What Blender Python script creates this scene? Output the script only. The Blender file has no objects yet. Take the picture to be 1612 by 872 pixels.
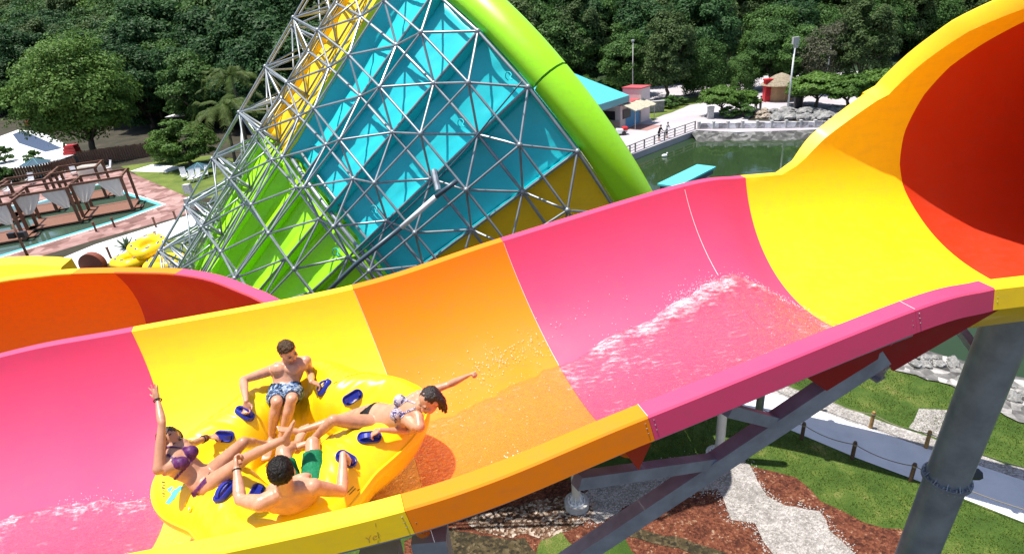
import bpy, bmesh, math, random
import numpy as np
from mathutils import Vector, Matrix, noise as mnoise
random.seed(7); rng = np.random.default_rng(7)
scene = bpy.context.scene
COL = scene.collection
R_ = math.radians
def V(*a): return np.array(a if len(a) > 1 else a[0], float)
def nrm(v): v = np.asarray(v, float); return v / (np.linalg.norm(v) + 1e-12)

# ---------------------------------------------------------------- camera model
PW, PH, FPX, CAMZ = 1612.0, 872.0, 900.0, 17.0
_vp = V(179.0, 1914.0)
TH = math.atan(FPX / np.linalg.norm(_vp)); RO = math.atan2(_vp[0], _vp[1])
FW = V(0, math.cos(TH), -math.sin(TH)); UP0 = V(0, math.sin(TH), math.cos(TH)); RT0 = V(1, 0, 0)
CX = math.cos(RO) * RT0 - math.sin(RO) * UP0
CY = -math.sin(RO) * RT0 - math.cos(RO) * UP0
CAM = V(0, 0, CAMZ)
def ray(p): return (FW * FPX + CX * (p[0] - PW / 2) + CY * (p[1] - PH / 2)) / FPX
def G(px, py, z=0.0):
    d = ray((px, py)); return CAM + d * ((z - CAMZ) / d[2])
def GL(lst, z=0.0): return [G(a, b, z) for a, b in lst]
def proj(p):
    q = np.asarray(p, float) - CAM; z = q @ FW
    return V(PW / 2 + FPX * (q @ CX) / z, PH / 2 + FPX * (q @ CY) / z)
def JN(px, par, L, side):
    """point on the sight line at distance L from its parent joint (nearest point if out of reach)"""
    d = ray(px); q = CAM - par; A = d @ d; B = 2 * d @ q; Cc = q @ q - L * L; D = B * B - 4 * A * Cc
    k = -B / (2 * A) if D < 0 else (-B + side * math.sqrt(D)) / (2 * A)
    return CAM + d * k

# ---------------------------------------------------------------- mesh helpers
class MB:
    def __init__(s): s.v = []; s.f = []; s.mi = []
    def add(s, vs, fs, mi=0):
        o = len(s.v); s.v += [tuple(map(float, p)) for p in vs]
        s.f += [tuple(i + o for i in f) for f in fs]; s.mi += [mi] * len(fs); return s
    def box(s, c, size, ax=None, mi=0):
        c = V(c); ax = np.eye(3) if ax is None else np.array(ax)
        h = V(size) / 2; vs = [c + ax.T @ (h * V(i, j, k)) for i in (-1, 1) for j in (-1, 1) for k in (-1, 1)]
        s.add(vs, [(0, 1, 3, 2), (4, 6, 7, 5), (0, 4, 5, 1), (2, 3, 7, 6), (0, 2, 6, 4), (1, 5, 7, 3)], mi); return s
    def beam(s, a, b, w, h, up=(0, 0, 1), mi=0):
        a, b = V(a), V(b); t = nrm(b - a); e = nrm(np.cross(t, V(up))); u = np.cross(e, t)
        s.box((a + b) / 2, (np.linalg.norm(b - a), w, h), [t, e, u], mi); return s
    def tube(s, pts, rad, n=8, cap=True, mi=0):
        pts = [V(p) for p in pts]; m = len(pts); rad = [rad] * m if np.isscalar(rad) else list(rad)
        t0 = nrm(pts[1] - pts[0]); e = nrm(np.cross(t0, V(0, 0, 1) if abs(t0[2]) < .9 else V(1, 0, 0)))
        vs = []
        for i in range(m):
            t = nrm(pts[min(i + 1, m - 1)] - pts[max(i - 1, 0)]); e = nrm(e - t * (e @ t)); u = np.cross(t, e)
            for k in range(n):
                a = 2 * math.pi * k / n; vs.append(pts[i] + rad[i] * (math.cos(a) * e + math.sin(a) * u))
        fs = [(i * n + k, i * n + (k + 1) % n, (i + 1) * n + (k + 1) % n, (i + 1) * n + k) for i in range(m - 1) for k in range(n)]
        if cap: fs += [tuple(range(n))[::-1], tuple((m - 1) * n + k for k in range(n))]
        s.add(vs, fs, mi); return s
    def grid(s, P, mi=0, flip=False):
        n, m = len(P), len(P[0]); vs = [p for r in P for p in r]
        fs = [(i * m + j, i * m + j + 1, (i + 1) * m + j + 1, (i + 1) * m + j) for i in range(n - 1) for j in range(m - 1)]
        if flip: fs = [f[::-1] for f in fs]
        s.add(vs, fs, mi); return s
    def loft(s, loops, mi=0, caps=True):
        n = len(loops[0]); vs = [p for l in loops for p in l]
        fs = [(i * n + k, i * n + (k + 1) % n, (i + 1) * n + (k + 1) % n, (i + 1) * n + k) for i in range(len(loops) - 1) for k in range(n)]
        if caps: fs += [tuple(range(n))[::-1], tuple((len(loops) - 1) * n + k for k in range(n))]
        s.add(vs, fs, mi); return s
    def ell(s, c, r, ax=None, nu=14, nv=9, mi=0):
        c = V(c); ax = np.eye(3) if ax is None else np.array(ax); r = V(r) if not np.isscalar(r) else V(r, r, r)
        vs = [c + ax.T @ (r * V(0, 0, -1))]
        for j in range(1, nv):
            b = -math.pi / 2 + math.pi * j / nv
            for k in range(nu):
                a = 2 * math.pi * k / nu; vs.append(c + ax.T @ (r * V(math.cos(a) * math.cos(b), math.sin(a) * math.cos(b), math.sin(b))))
        vs.append(c + ax.T @ (r * V(0, 0, 1))); fs = []
        for k in range(nu): fs.append((0, 1 + (k + 1) % nu, 1 + k))
        for j in range(nv - 2):
            for k in range(nu):
                a = 1 + j * nu; fs.append((a + k, a + (k + 1) % nu, a + nu + (k + 1) % nu, a + nu + k))
        l = len(vs) - 1; a = 1 + (nv - 2) * nu
        for k in range(nu): fs.append((a + k, a + (k + 1) % nu, l))
        s.add(vs, fs, mi); return s
    def prism(s, poly, z0, z1, mi=0):
        n = len(poly); vs = [(p[0], p[1], z0) for p in poly] + [(p[0], p[1], z1) for p in poly]
        ar = sum(poly[i][0] * poly[(i + 1) % n][1] - poly[(i + 1) % n][0] * poly[i][1] for i in range(n))
        fs = [tuple(range(n, 2 * n))] + [(i, (i + 1) % n, n + (i + 1) % n, n + i) for i in range(n)] + [tuple(range(n))[::-1]]
        if ar < 0: fs = [f[::-1] for f in fs]
        s.add(vs, fs, mi); return s
    def build(s, name, mats, parent=None, smooth=False, fixn=False, sharp=None):
        me = bpy.data.meshes.new(name); me.from_pydata(s.v, [], s.f)
        for m in (mats if isinstance(mats, (list, tuple)) else [mats]): me.materials.append(m)
        if any(s.mi): me.polygons.foreach_set('material_index', s.mi)
        if smooth: me.polygons.foreach_set('use_smooth', [True] * len(me.polygons))
        if fixn:
            bm = bmesh.new(); bm.from_mesh(me); bmesh.ops.recalc_face_normals(bm, faces=bm.faces); bm.to_mesh(me); bm.free()
        if sharp: me.set_sharp_from_angle(angle=R_(sharp))
        me.update(); o = bpy.data.objects.new(name, me); COL.objects.link(o)
        if parent is not None:
            o.parent = parent; o.matrix_parent_inverse = parent.matrix_basis.inverted()
        return o
def tag(o, label=None, cat=None, group=None, kind=None):
    if label: o['label'] = label
    if cat: o['category'] = cat
    if group: o['group'] = group
    if kind: o['kind'] = kind
    return o
def empty(name, loc, label, cat, group=None, rz=0):
    o = bpy.data.objects.new(name, None); COL.objects.link(o); o.location = [float(x) for x in loc]; o.rotation_euler = (0, 0, rz)
    o.empty_display_size = .2
    bpy.context.view_layer.update() if False else None
    o.matrix_basis = Matrix.Translation(o.location) @ Matrix.Rotation(rz, 4, 'Z')
    return tag(o, label, cat, group)
def copy_tree(o, parent=None):
    c = o.copy(); COL.objects.link(c)
    if parent is not None: c.parent = parent
    for ch in list(o.children): copy_tree(ch, c)
    return c
def place(o, loc, rz=0, sc=1.0):
    o.location = [float(x) for x in loc]; o.rotation_euler = (0, 0, rz); o.scale = (sc, sc, sc) if np.isscalar(sc) else sc
def catmull(pts, n):
    pts = [V(p) for p in pts]; P = [2 * pts[0] - pts[1]] + pts + [2 * pts[-1] - pts[-2]]; out = []
    for i in range(1, len(P) - 2):
        for k in range(n):
            t = k / n; a, b, c, d = P[i - 1], P[i], P[i + 1], P[i + 2]
            out.append(.5 * (2 * b + (c - a) * t + (2 * a - 5 * b + 4 * c - d) * t * t + (3 * b - a - 3 * c + d) * t ** 3))
    out.append(pts[-1]); return out

# ---------------------------------------------------------------- materials
def mat(name, col, rough=.5, metal=0., coat=0., var=0., vscale=3., bump=0., bscale=30., spec=.5, col2=None, detail=4., trans=0.):
    m = bpy.data.materials.new(name); m.use_nodes = True; nt = m.node_tree; b = nt.nodes['Principled BSDF']
    b.inputs['Base Color'].default_value = (*col, 1); b.inputs['Roughness'].default_value = rough; b.inputs['Metallic'].default_value = metal
    b.inputs['Coat Weight'].default_value = coat; b.inputs['Coat Roughness'].default_value = .08; b.inputs['Specular IOR Level'].default_value = spec
    tc = nt.nodes.new('ShaderNodeTexCoord')
    if var or col2:
        n = nt.nodes.new('ShaderNodeTexNoise'); n.inputs['Scale'].default_value = vscale; n.inputs['Detail'].default_value = detail; n.inputs['Roughness'].default_value = .6
        nt.links.new(tc.outputs['Object'], n.inputs['Vector'])
        r = nt.nodes.new('ShaderNodeValToRGB'); r.color_ramp.elements[0].position = .32; r.color_ramp.elements[1].position = .68
        c1 = [max(0, c * (1 - var)) for c in col]; c2 = col2 or [min(1, c * (1 + var)) for c in col]
        r.color_ramp.elements[0].color = (*c1, 1); r.color_ramp.elements[1].color = (*c2, 1)
        nt.links.new(n.outputs['Fac'], r.inputs['Fac']); nt.links.new(r.outputs['Color'], b.inputs['Base Color'])
    if bump:
        n2 = nt.nodes.new('ShaderNodeTexNoise'); n2.inputs['Scale'].default_value = bscale; n2.inputs['Detail'].default_value = 5
        nt.links.new(tc.outputs['Object'], n2.inputs['Vector'])
        bp = nt.nodes.new('ShaderNodeBump'); bp.inputs['Strength'].default_value = bump; bp.inputs['Distance'].default_value = .03
        nt.links.new(n2.outputs['Fac'], bp.inputs['Height']); nt.links.new(bp.outputs['Normal'], b.inputs['Normal'])
    return m
def plastic(name, col, rough=.46):
    """gelcoat fibreglass: gloss varied by faint water marks and dust"""
    m = mat(name, col, rough, coat=.06, bump=.03, bscale=3.5, spec=.38)
    nt = m.node_tree; b = nt.nodes['Principled BSDF']; tc = nt.nodes['Texture Coordinate']
    n = nt.nodes.new('ShaderNodeTexNoise'); n.inputs['Scale'].default_value = 1.6; n.inputs['Detail'].default_value = 6
    mr = nt.nodes.new('ShaderNodeMapRange'); mr.inputs['To Min'].default_value = rough * .75; mr.inputs['To Max'].default_value = rough * 1.6
    nt.links.new(tc.outputs['Object'], n.inputs['Vector']); nt.links.new(n.outputs['Fac'], mr.inputs['Value']); nt.links.new(mr.outputs['Result'], b.inputs['Roughness'])
    n3 = nt.nodes.new('ShaderNodeTexNoise'); n3.inputs['Scale'].default_value = 9; n3.inputs['Detail'].default_value = 8
    r = nt.nodes.new('ShaderNodeValToRGB'); r.color_ramp.elements[0].position = .34; r.color_ramp.elements[1].position = .54
    r.color_ramp.elements[0].color = (*[c * .9 + .010 for c in col], 1); r.color_ramp.elements[1].color = (*col, 1)
    mp = nt.nodes.new('ShaderNodeMapping'); mp.inputs['Scale'].default_value = (.7, 4.5, 4.5); ns = nt.nodes.new('ShaderNodeTexNoise'); ns.inputs['Scale'].default_value = 2.2; ns.inputs['Detail'].default_value = 7; ns.inputs['Roughness'].default_value = .7
    nt.links.new(tc.outputs['Object'], mp.inputs['Vector']); nt.links.new(mp.outputs['Vector'], ns.inputs['Vector'])
    av = nt.nodes.new('ShaderNodeMath'); av.operation = 'MULTIPLY_ADD'; av.inputs[1].default_value = .55; hf = nt.nodes.new('ShaderNodeMath'); hf.operation = 'MULTIPLY'; hf.inputs[1].default_value = .45
    nt.links.new(n3.outputs['Fac'], hf.inputs[0]); nt.links.new(ns.outputs['Fac'], av.inputs[0]); nt.links.new(hf.outputs[0], av.inputs[2])
    nt.links.new(tc.outputs['Object'], n3.inputs['Vector']); nt.links.new(av.outputs[0], r.inputs['Fac']); nt.links.new(r.outputs['Color'], b.inputs['Base Color'])
    return m
def leafmat(name, dark, light, trans=.25):
    m = bpy.data.materials.new(name); m.use_nodes = True; nt = m.node_tree; nt.nodes.clear()
    out = nt.nodes.new('ShaderNodeOutputMaterial'); mix = nt.nodes.new('ShaderNodeMixShader'); mix.inputs[0].default_value = trans
    d = nt.nodes.new('ShaderNodeBsdfPrincipled'); d.inputs['Roughness'].default_value = .55; d.inputs['Specular IOR Level'].default_value = .12
    t = nt.nodes.new('ShaderNodeBsdfTranslucent')
    g = nt.nodes.new('ShaderNodeNewGeometry'); oi = nt.nodes.new('ShaderNodeObjectInfo')
    ad = nt.nodes.new('ShaderNodeMath'); ad.operation = 'MULTIPLY_ADD'; ad.inputs[1].default_value = .6
    r = nt.nodes.new('ShaderNodeValToRGB'); r.color_ramp.elements[0].color = (*dark, 1); r.color_ramp.elements[1].color = (*light, 1)
    mu = nt.nodes.new('ShaderNodeMath'); mu.operation = 'MULTIPLY'; mu.inputs[1].default_value = .4
    nt.links.new(oi.outputs['Random'], mu.inputs[0]); nt.links.new(g.outputs['Random Per Island'], ad.inputs[0]); nt.links.new(mu.outputs[0], ad.inputs[2])
    nt.links.new(ad.outputs[0], r.inputs['Fac']); nt.links.new(r.outputs['Color'], d.inputs['Base Color']); nt.links.new(r.outputs['Color'], t.inputs['Color'])
    nt.links.new(d.outputs[0], mix.inputs[1]); nt.links.new(t.outputs[0], mix.inputs[2]); nt.links.new(mix.outputs[0], out.inputs['Surface'])
    return m
YEL = plastic('yellow_gelcoat', (.95, .60, .008)); ORA = plastic('orange_gelcoat', (.90, .215, .004), .5); ORA.node_tree.nodes['Principled BSDF'].inputs['Specular IOR Level'].default_value = .2; ORA.node_tree.nodes['Principled BSDF'].inputs['Coat Weight'].default_value = 0; PNK = plastic('pink_gelcoat', (.69, .052, .140))
REDG = plastic('red_gelcoat', (.34, .006, .007)); CYA = plastic('cyan_gelcoat', (.02, .52, .58), .35); GRN = plastic('lime_gelcoat', (.34, .78, .012), .3)
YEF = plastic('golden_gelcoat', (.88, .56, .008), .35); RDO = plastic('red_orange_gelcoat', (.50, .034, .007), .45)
STEEL = mat('galvanised_steel', (.42, .45, .48), .42, .75, var=.25, vscale=6, bump=.05)
STRUT = mat('galvanised_strut', (.27, .30, .325), .42, .55, var=.2, vscale=2)
BEAM = mat('painted_steel_beam', (.34, .36, .42), .38, .35, var=.2, vscale=4)
DARKPIPE = mat('dark_pipe', (.05, .08, .11), .4); WHITE = mat('white_paint', (.78, .78, .76), .5, var=.05)
CONC = mat('concrete', (.42, .41, .39), .85, var=.15, vscale=6, bump=.2); WOOD = mat('brown_wood', (.14, .055, .028), .6, var=.3, vscale=5)
DECKW = mat('deck_wood', (.17, .070, .038), .65, var=.25, vscale=6); BLACK = mat('black_plastic', (.015, .015, .017), .4)
BLUE = mat('blue_handle_rubber', (.012, .022, .26), .35, coat=.2); REDP = mat('red_paint', (.55, .015, .02), .5)
JOINT = mat('white_sealant', (.75, .72, .68), .6)
# ================================================================= main slide
RT, HALF = 1.95, R_(71.6)
CH = 2 * RT * math.sin(HALF)
def railpair(a, b, w=CH):
    A, B = ray(a), ray(b); A = A / -A[2]; B = B / -B[2]; h = w / np.linalg.norm(A - B); return CAM + A * h, CAM + B * h
ST = []   # mid, chord dir, tz
def addst(F, N, tz): ST.append(((F + N) / 2, nrm(N - F), tz))
for px, z, c in (((-330, 668), 13.15, (.44, -.90, 0)), ((-130, 600), 13.40, (.41, -.91, 0)), ((40, 553), 13.60, (.375, -.927, 0)), ((207, 522), 13.78, (.34, -.94, 0))):
    F = G(*px, z); addst(F, F + nrm(c) * CH, .17)
S_PAIR = [((556, 455), (631, 777), .18), ((792, 380), (1004, 636), .19), ((1077, 294), (1416, 474), .11), ((1174, 280), (1540, 442), -.03)]
for a, b, tz in S_PAIR: F, N = railpair(a, b); addst(F, N, tz)
def frame_of(mid, c, tz):
    t = V(-c[1], c[0], 0); t = nrm(t); t = t if t[0] > 0 else -t
    t = nrm(t + V(0, 0, tz)); t = nrm(t - c * (t @ c)); u = np.cross(t, -c); u = u if u[2] > 0 else -u
    return mid + u * RT * math.cos(HALF), t, c, u
# parameter: station index (0..7); S1 = 3, S2 = 4, S3 = 5, S4w = 6, S4 = 7
_K = 16
_mid = catmull([s[0] for s in ST], _K); _c = [nrm(v) for v in catmull([s[1] for s in ST], _K)]; _tz = [v[0] for v in catmull([V(s[2], 0.) for s in ST], _K)]
def chan(q):
    x = q * _K; i = int(min(max(math.floor(x), 0), len(_mid) - 2)); f = x - i
    return frame_of(_mid[i] * (1 - f) + _mid[i + 1] * f, nrm(_c[i] * (1 - f) + _c[i + 1] * f), _tz[i] * (1 - f) + _tz[i + 1] * f)
def onarc(fr, phi, r=RT):   # phi > 0 on the far side
    o, t, c, u = fr; return o - u * r * math.cos(phi) - c * r * math.sin(phi)
def surf(q, phi, off=0.0): return onarc(chan(q), phi, RT - off)
LIPW, DROP = .16, .21
def lipdir(fr, phi, rot=18.4):
    o, t, c, u = fr; a = phi + math.copysign(R_(rot), phi); return -u * math.cos(a) - c * math.sin(a)
def lipdown(fr, phi, rot=18.4):
    o, t, c, u = fr; a = phi + math.copysign(R_(rot), phi); s = math.copysign(1, phi); return s * (-u * math.sin(a) + c * math.cos(a))
def profile(fr):
    L = []
    for k in range(49): L.append(onarc(fr, -HALF + 2 * HALF * k / 48))
    for s in (1, -1):
        p = onarc(fr, s * HALF); d = lipdir(fr, s * HALF); w = -fr[3]
        fo = d * .042; seq = [p + d * LIPW * .9 , p + d * LIPW + w * .012, p + d * LIPW + fo + w * DROP * .95, p + d * (LIPW - .03) + fo + w * DROP * .95, p + d * (LIPW - .03) + w * .03, onarc(fr, s * (HALF - .012), RT + .03)]
        if s == 1:
            L += seq; L += [onarc(fr, HALF - 2 * HALF * k / 24, RT + .03) for k in range(1, 24)]
        else: L += seq[::-1]
    return L
slide = empty('water_slide', chan(4.5)[0] - V(0, 0, 2), 'big open half-pipe water slide in yellow, orange and pink rising to a tube mouth', 'water slide')
G1 = 'moulded sections of the slide'
def section(q0, q1, m, lab):
    n = max(2, int((q1 - q0) * 16)); o = MB().loft([profile(chan(q0 + (q1 - q0) * k / n)) for k in range(n + 1)]).build('channel_section', m, slide, smooth=True, fixn=True, sharp=22)
    tag(o, lab); return o
e = .0015
section(0, 3 - e, PNK, 'pink channel section at the lower end'); section(3, 4 - e, YEL, 'yellow channel section under the raft')
section(4, 5 - e, ORA, 'orange channel section'); section(5, 6 - e, PNK, 'long pink channel section'); section(6, 7 - e, PNK, 'short pink channel section')
# joint flanges below the hull and hairline sealant
def ring(q, r0, r1, th, m, nm, a0=-HALF + .03, a1=HALF - .03, n=32):
    fr = chan(q); t = fr[1]; loops = []
    for k in range(n + 1):
        ph = a0 + (a1 - a0) * k / n; p0, p1 = onarc(fr, ph, r0), onarc(fr, ph, r1)
        loops.append([p0 - t * th, p1 - t * th, p1 + t * th, p0 + t * th])
    return MB().loft(loops).build(nm, m, slide, fixn=True)
for q, m in ((3, PNK), (4, ORA), (5, ORA), (6, PNK), (7, PNK)): ring(q - .01, RT + .032, RT + .17, .02, m, 'joint_flange')
for q, a0, a1, th in ((6, -HALF, -HALF + .02, .006), (6, .55, HALF - .02, .003), (5, .3, HALF - .01, .002), (4, .5, HALF - .01, .0015)):
    ring(q, RT - .0025, RT + .004, th, JOINT, 'sealant_line', a0, a1)
for q in (5, 6):     # sealant across the near lip
    fr = chan(q); p = onarc(fr, -HALF); d = lipdir(fr, -HALF); w = -fr[3]
    o = MB().beam(p - w * .0015, p + d * (LIPW * .95) - w * .0015, .003, .003, fr[3]).build('sealant_line', JOINT, slide)
for q in (3, 4, 5, 6, 7):     # bolts through the joint flanges, on the face of the near lip
    fr = chan(q); w_ = -fr[3]; d = lipdir(fr, -HALF); p = onarc(fr, -HALF)
    for k in range(3):
        for s_ in (-1, 1):
            c = p + d * (LIPW + .042 * (k + .6) / 4) + w_ * (.02 + .16 * (k + .6) / 4) + fr[1] * .035 * s_; MB().tube([c - d * .004, c + d * .004], .0045, 8).build('bolt', STEEL, slide)
# ---- yellow flare and tube beyond station 7
o7, t7, c7, u7 = chan(7)
az, sl = R_(7.5), R_(-3.0)
tt = V(math.cos(az) * math.cos(sl), math.sin(az) * math.cos(sl), math.sin(sl)); ct = nrm(c7 - tt * (c7 @ tt)); ut = np.cross(tt, -ct); ut = ut if ut[2] > 0 else -ut
def tubefr(s):
    b = min(1, max(0, s / .9)); b = b * b * (3 - 2 * b); c = nrm(c7 * (1 - b) + ct * b); t = nrm(t7 * (1 - b) + tt * b); t = nrm(t - c * (t @ c)); u = np.cross(t, -c); u = u if u[2] > 0 else -u
    return o7 + tt * s, t, c, u
def interp(x, xs, ys): return float(np.interp(x, xs, ys))
RIMP = [71.6, 74, 76, 80, 86, 98, 101, 102, 116, 131, 140, 160, 175, 180]; RIMS = [.55, .72, .86, 1.0, 1.22, 1.80, 1.94, 2.06, 2.36, 2.72, 3.1, 3.9, 4.3, 4.36]
SEMP = [0, 13, 27, 48, 62, 72, 86, 102, 114, 124, 150, 180]; SEMS = [3.05, 2.98, 2.86, 2.68, 2.54, 2.51, 2.54, 2.68, 2.86, 3.12, 3.9, 4.9]
def rim_s(p): return 0. if p <= 71.6 else interp(p, RIMP, RIMS)
def sem_s(p): return interp(p, SEMP, SEMS)
phis = list(np.arange(-180, 181, 3.0))
phis = sorted(set(phis + [71.6, 71.61, -71.6, -71.61, 73, -73, 75, -75, 101, -101, 102, -102]))
def patch(lo, hi, n, r):
    P = []
    for p in phis:
        a, b = lo(abs(p)), hi(abs(p)); P.append([onarc(tubefr(a + (b - a) * k / n), R_(p), r) for k in range(n + 1)])
    return P
def shell(lo, hi, n, m, nm, lab):
    mb = MB(); A = patch(lo, hi, n, RT); B = patch(lo, hi, n, RT + .03); mb.grid(A); mb.grid(B, flip=True)
    for j in (0, n): mb.grid([[A[i][j], B[i][j]] for i in range(len(A))], flip=(j == 0))
    o = mb.build(nm, m, slide, smooth=True, sharp=40); tag(o, lab); return o
shell(rim_s, sem_s, 18, YEL, 'flared_section', 'yellow flared section that closes into a tube')
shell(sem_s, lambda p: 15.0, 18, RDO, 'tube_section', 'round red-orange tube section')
for s in (1, -1):    # rim lip: channel part, then the lip following the cut of the flare
    R1 = [(k * .55 / 6, 71.6) for k in range(7)] + [(rim_s(p), p) for p in np.concatenate([np.arange(71.9, 78, .8), np.arange(78, 180.1, 2.5)])]
    def strip(lst, w0, w1):
        loops = []
        for i, (ss, p) in enumerate(lst):
            fr = tubefr(ss); ph = R_(p) * s; b = min(1, max(0, (p - 71.6) / 12)); w = w0 + (w1 - w0) * b
            q = onarc(fr, ph); d = lipdir(fr, ph) ; d = nrm(d - fr[1] * .45 * b); dn = lipdown(fr, ph); dn = dn if b == 0 else nrm(dn + fr[1] * .5 * b); dd = dn * (DROP * (.92 - .1 * b)) + d * .042
            loops.append([q, q + d * w * .93, q + d * w + dd * .06, q + d * w + dd, q + d * (w - .03) + dd, q + d * (w - .03) + dn * .03, q + dn * .03])
        return MB().loft(loops).build('rim_lip', YEL, slide, smooth=True, fixn=True, sharp=30)
    i0 = max(i for i, r in enumerate(R1) if r[1] <= 101.6)
    strip(R1[:i0 + 1], LIPW, .21); strip([(a, b) for a, b in R1[i0:]], .17, .24)
# unseen cap added far up the tube to block sky light, and triangular gusset plates under the near lip
cp = [onarc(tubefr(15.0), R_(float(x)), RT + .03) for x in range(0, 360, 10)]; MB().add(cp, [tuple(range(36))]).build('tube_sky_block', RDO, slide)
def gusset(q, poly, m, inset=.10):
    fr = chan(q); p = onarc(fr, -HALF) + lipdir(fr, -HALF) * (LIPW - inset); n = nrm(V(fr[2][0], fr[2][1], 0)); pts = []
    for px in poly: d = ray(px); pts.append(CAM + d * (((p - CAM) @ n) / (d @ n)))
    MB().loft([[a - n * .012 for a in pts], [a + n * .012 for a in pts]]).build('gusset_plate', m, slide, fixn=True)
gusset(5.0, [(975, 700), (1030, 678), (1022, 700), (1004, 738)], RDO); gusset(6.15, [(1240, 574), (1300, 614), (1400, 552), (1400, 530)], REDG, .14); gusset(6.75, [(1385, 552), (1405, 583), (1572, 486), (1560, 472), (1420, 528)], REDG, .14)
# faint hand-scrawled writing on the yellow lip's outer face
def text_mesh(name, body, m, origin, ex, ey, size, parent, shear=0):
    cu = bpy.data.curves.new(name, 'FONT'); cu.body = body; cu.size = size; cu.extrude = .0004; cu.shear = shear
    o = bpy.data.objects.new(name, cu); COL.objects.link(o); dg = bpy.context.evaluated_depsgraph_get(); me = bpy.data.meshes.new_from_object(o.evaluated_get(dg))
    bpy.data.objects.remove(o); ez = np.cross(ex, ey); M = Matrix([(*ex, ), (*ey, ), (*ez, )]).transposed().to_4x4(); M.translation = Vector(origin)
    me.transform(M); me.materials.clear(); me.materials.append(m); r = bpy.data.objects.new(name, me); COL.objects.link(r)
    r.parent = parent; r.matrix_parent_inverse = parent.matrix_basis.inverted(); return r
SCR = mat('pencil_scrawl', (.42, .27, .03), .8)
fr = chan(3.86); ey = fr[3]; ld = lipdir(fr, -HALF); ey = nrm(ey * DROP * .95 - ld * .042); p0 = onarc(fr, -HALF) + ld * (LIPW + .052) - fr[3] * (DROP * .80)
text_mesh('scrawl', 'Yelte |', SCR, p0, nrm(fr[1]), ey, .075, slide, .2)
text_mesh('scrawl', 'nn 22', SCR, p0 + fr[1] * .1 + ey * .095, nrm(fr[1]), ey, .055, slide, .3)

# ---- running water on the channel bottom
def watermat():
    m = bpy.data.materials.new('running_water'); m.use_nodes = True; nt = m.node_tree; nt.nodes.clear(); N = nt.nodes.new; L = nt.links.new
    out = N('ShaderNodeOutputMaterial'); tr = N('ShaderNodeBsdfTransparent'); tr.inputs['Color'].default_value = (.97, .985, .99, 1)
    gl = N('ShaderNodeBsdfGlossy'); gl.inputs['Roughness'].default_value = .1; df = N('ShaderNodeBsdfDiffuse'); df.inputs['Color'].default_value = (.82, .84, .86, 1)
    tc = N('ShaderNodeTexCoord'); n1 = N('ShaderNodeTexNoise'); n1.inputs['Scale'].default_value = 34; n1.inputs['Detail'].default_value = 8; n1.inputs['Distortion'].default_value = .8
    bp = N('ShaderNodeBump'); bp.inputs['Strength'].default_value = 1.0; bp.inputs['Distance'].default_value = .045
    fz = N('ShaderNodeFresnel'); fz.inputs['IOR'].default_value = 1.33; mx = N('ShaderNodeMixShader'); mx2 = N('ShaderNodeMixShader')
    at = N('ShaderNodeAttribute'); at.attribute_name = 'foam'
    n2 = N('ShaderNodeTexNoise'); n2.inputs['Scale'].default_value = 20; n2.inputs['Detail'].default_value = 8; n2.inputs['Roughness'].default_value = .75
    ad = N('ShaderNodeMath'); ad.operation = 'ADD'; mr = N('ShaderNodeMapRange'); mr.inputs['From Min'].default_value = .80; mr.inputs['From Max'].default_value = 1.12; mr.inputs['To Max'].default_value = .75
    L(tc.outputs['Object'], n1.inputs['Vector'])
    n4 = N('ShaderNodeTexNoise'); n4.inputs['Scale'].default_value = 26; n4.inputs['Detail'].default_value = 6; n4.inputs['Distortion'].default_value = 1.2; rt = N('ShaderNodeValToRGB'); rt.color_ramp.elements[0].position = .36; rt.color_ramp.elements[0].color = (.90, .90, .92, 1); rt.color_ramp.elements[1].position = .56; rt.color_ramp.elements[1].color = (.985, .99, .995, 1)  # mottled transparency tint stands in for refracted light and dark in the water
    L(tc.outputs['Object'], n4.inputs['Vector']); L(n4.outputs['Fac'], rt.inputs['Fac']); L(rt.outputs['Color'], tr.inputs['Color']); mp = N('ShaderNodeMapping'); mp.inputs['Scale'].default_value = (.32, 1.25, 1.25); mp.inputs['Rotation'].default_value = (0, 0, -.22); L(tc.outputs['Object'], mp.inputs['Vector']); L(mp.outputs['Vector'], n2.inputs['Vector']); L(n1.outputs['Fac'], bp.inputs['Height'])
    L(bp.outputs['Normal'], gl.inputs['Normal']); L(bp.outputs['Normal'], fz.inputs['Normal']); fm = N('ShaderNodeMath'); fm.operation = 'MULTIPLY'; fm.inputs[1].default_value = .5; fm.use_clamp = True; L(fz.outputs[0], fm.inputs[0]); L(fm.outputs[0], mx.inputs[0]); L(tr.outputs[0], mx.inputs[1]); L(gl.outputs[0], mx.inputs[2])
    L(at.outputs['Fac'], ad.inputs[0]); L(n2.outputs['Fac'], ad.inputs[1]); L(ad.outputs[0], mr.inputs['Value']); L(mr.outputs['Result'], mx2.inputs[0]); L(mx.outputs[0], mx2.inputs[1]); L(df.outputs[0], mx2.inputs[2]); L(mx2.outputs[0], out.inputs['Surface'])
    return m
WATERM = watermat()
def water_edge(q):     # far-side edge (deg) of the sheet of water along the slide
    return interp(q, [0, 2.4, 3, 4.3, 5, 5.45, 5.8, 6.1, 6.5, 7, 7.15, 7.6], [10, 8, 6, 14, 17, 23, 28, 31, 20, 4, -8, -30])
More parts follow.
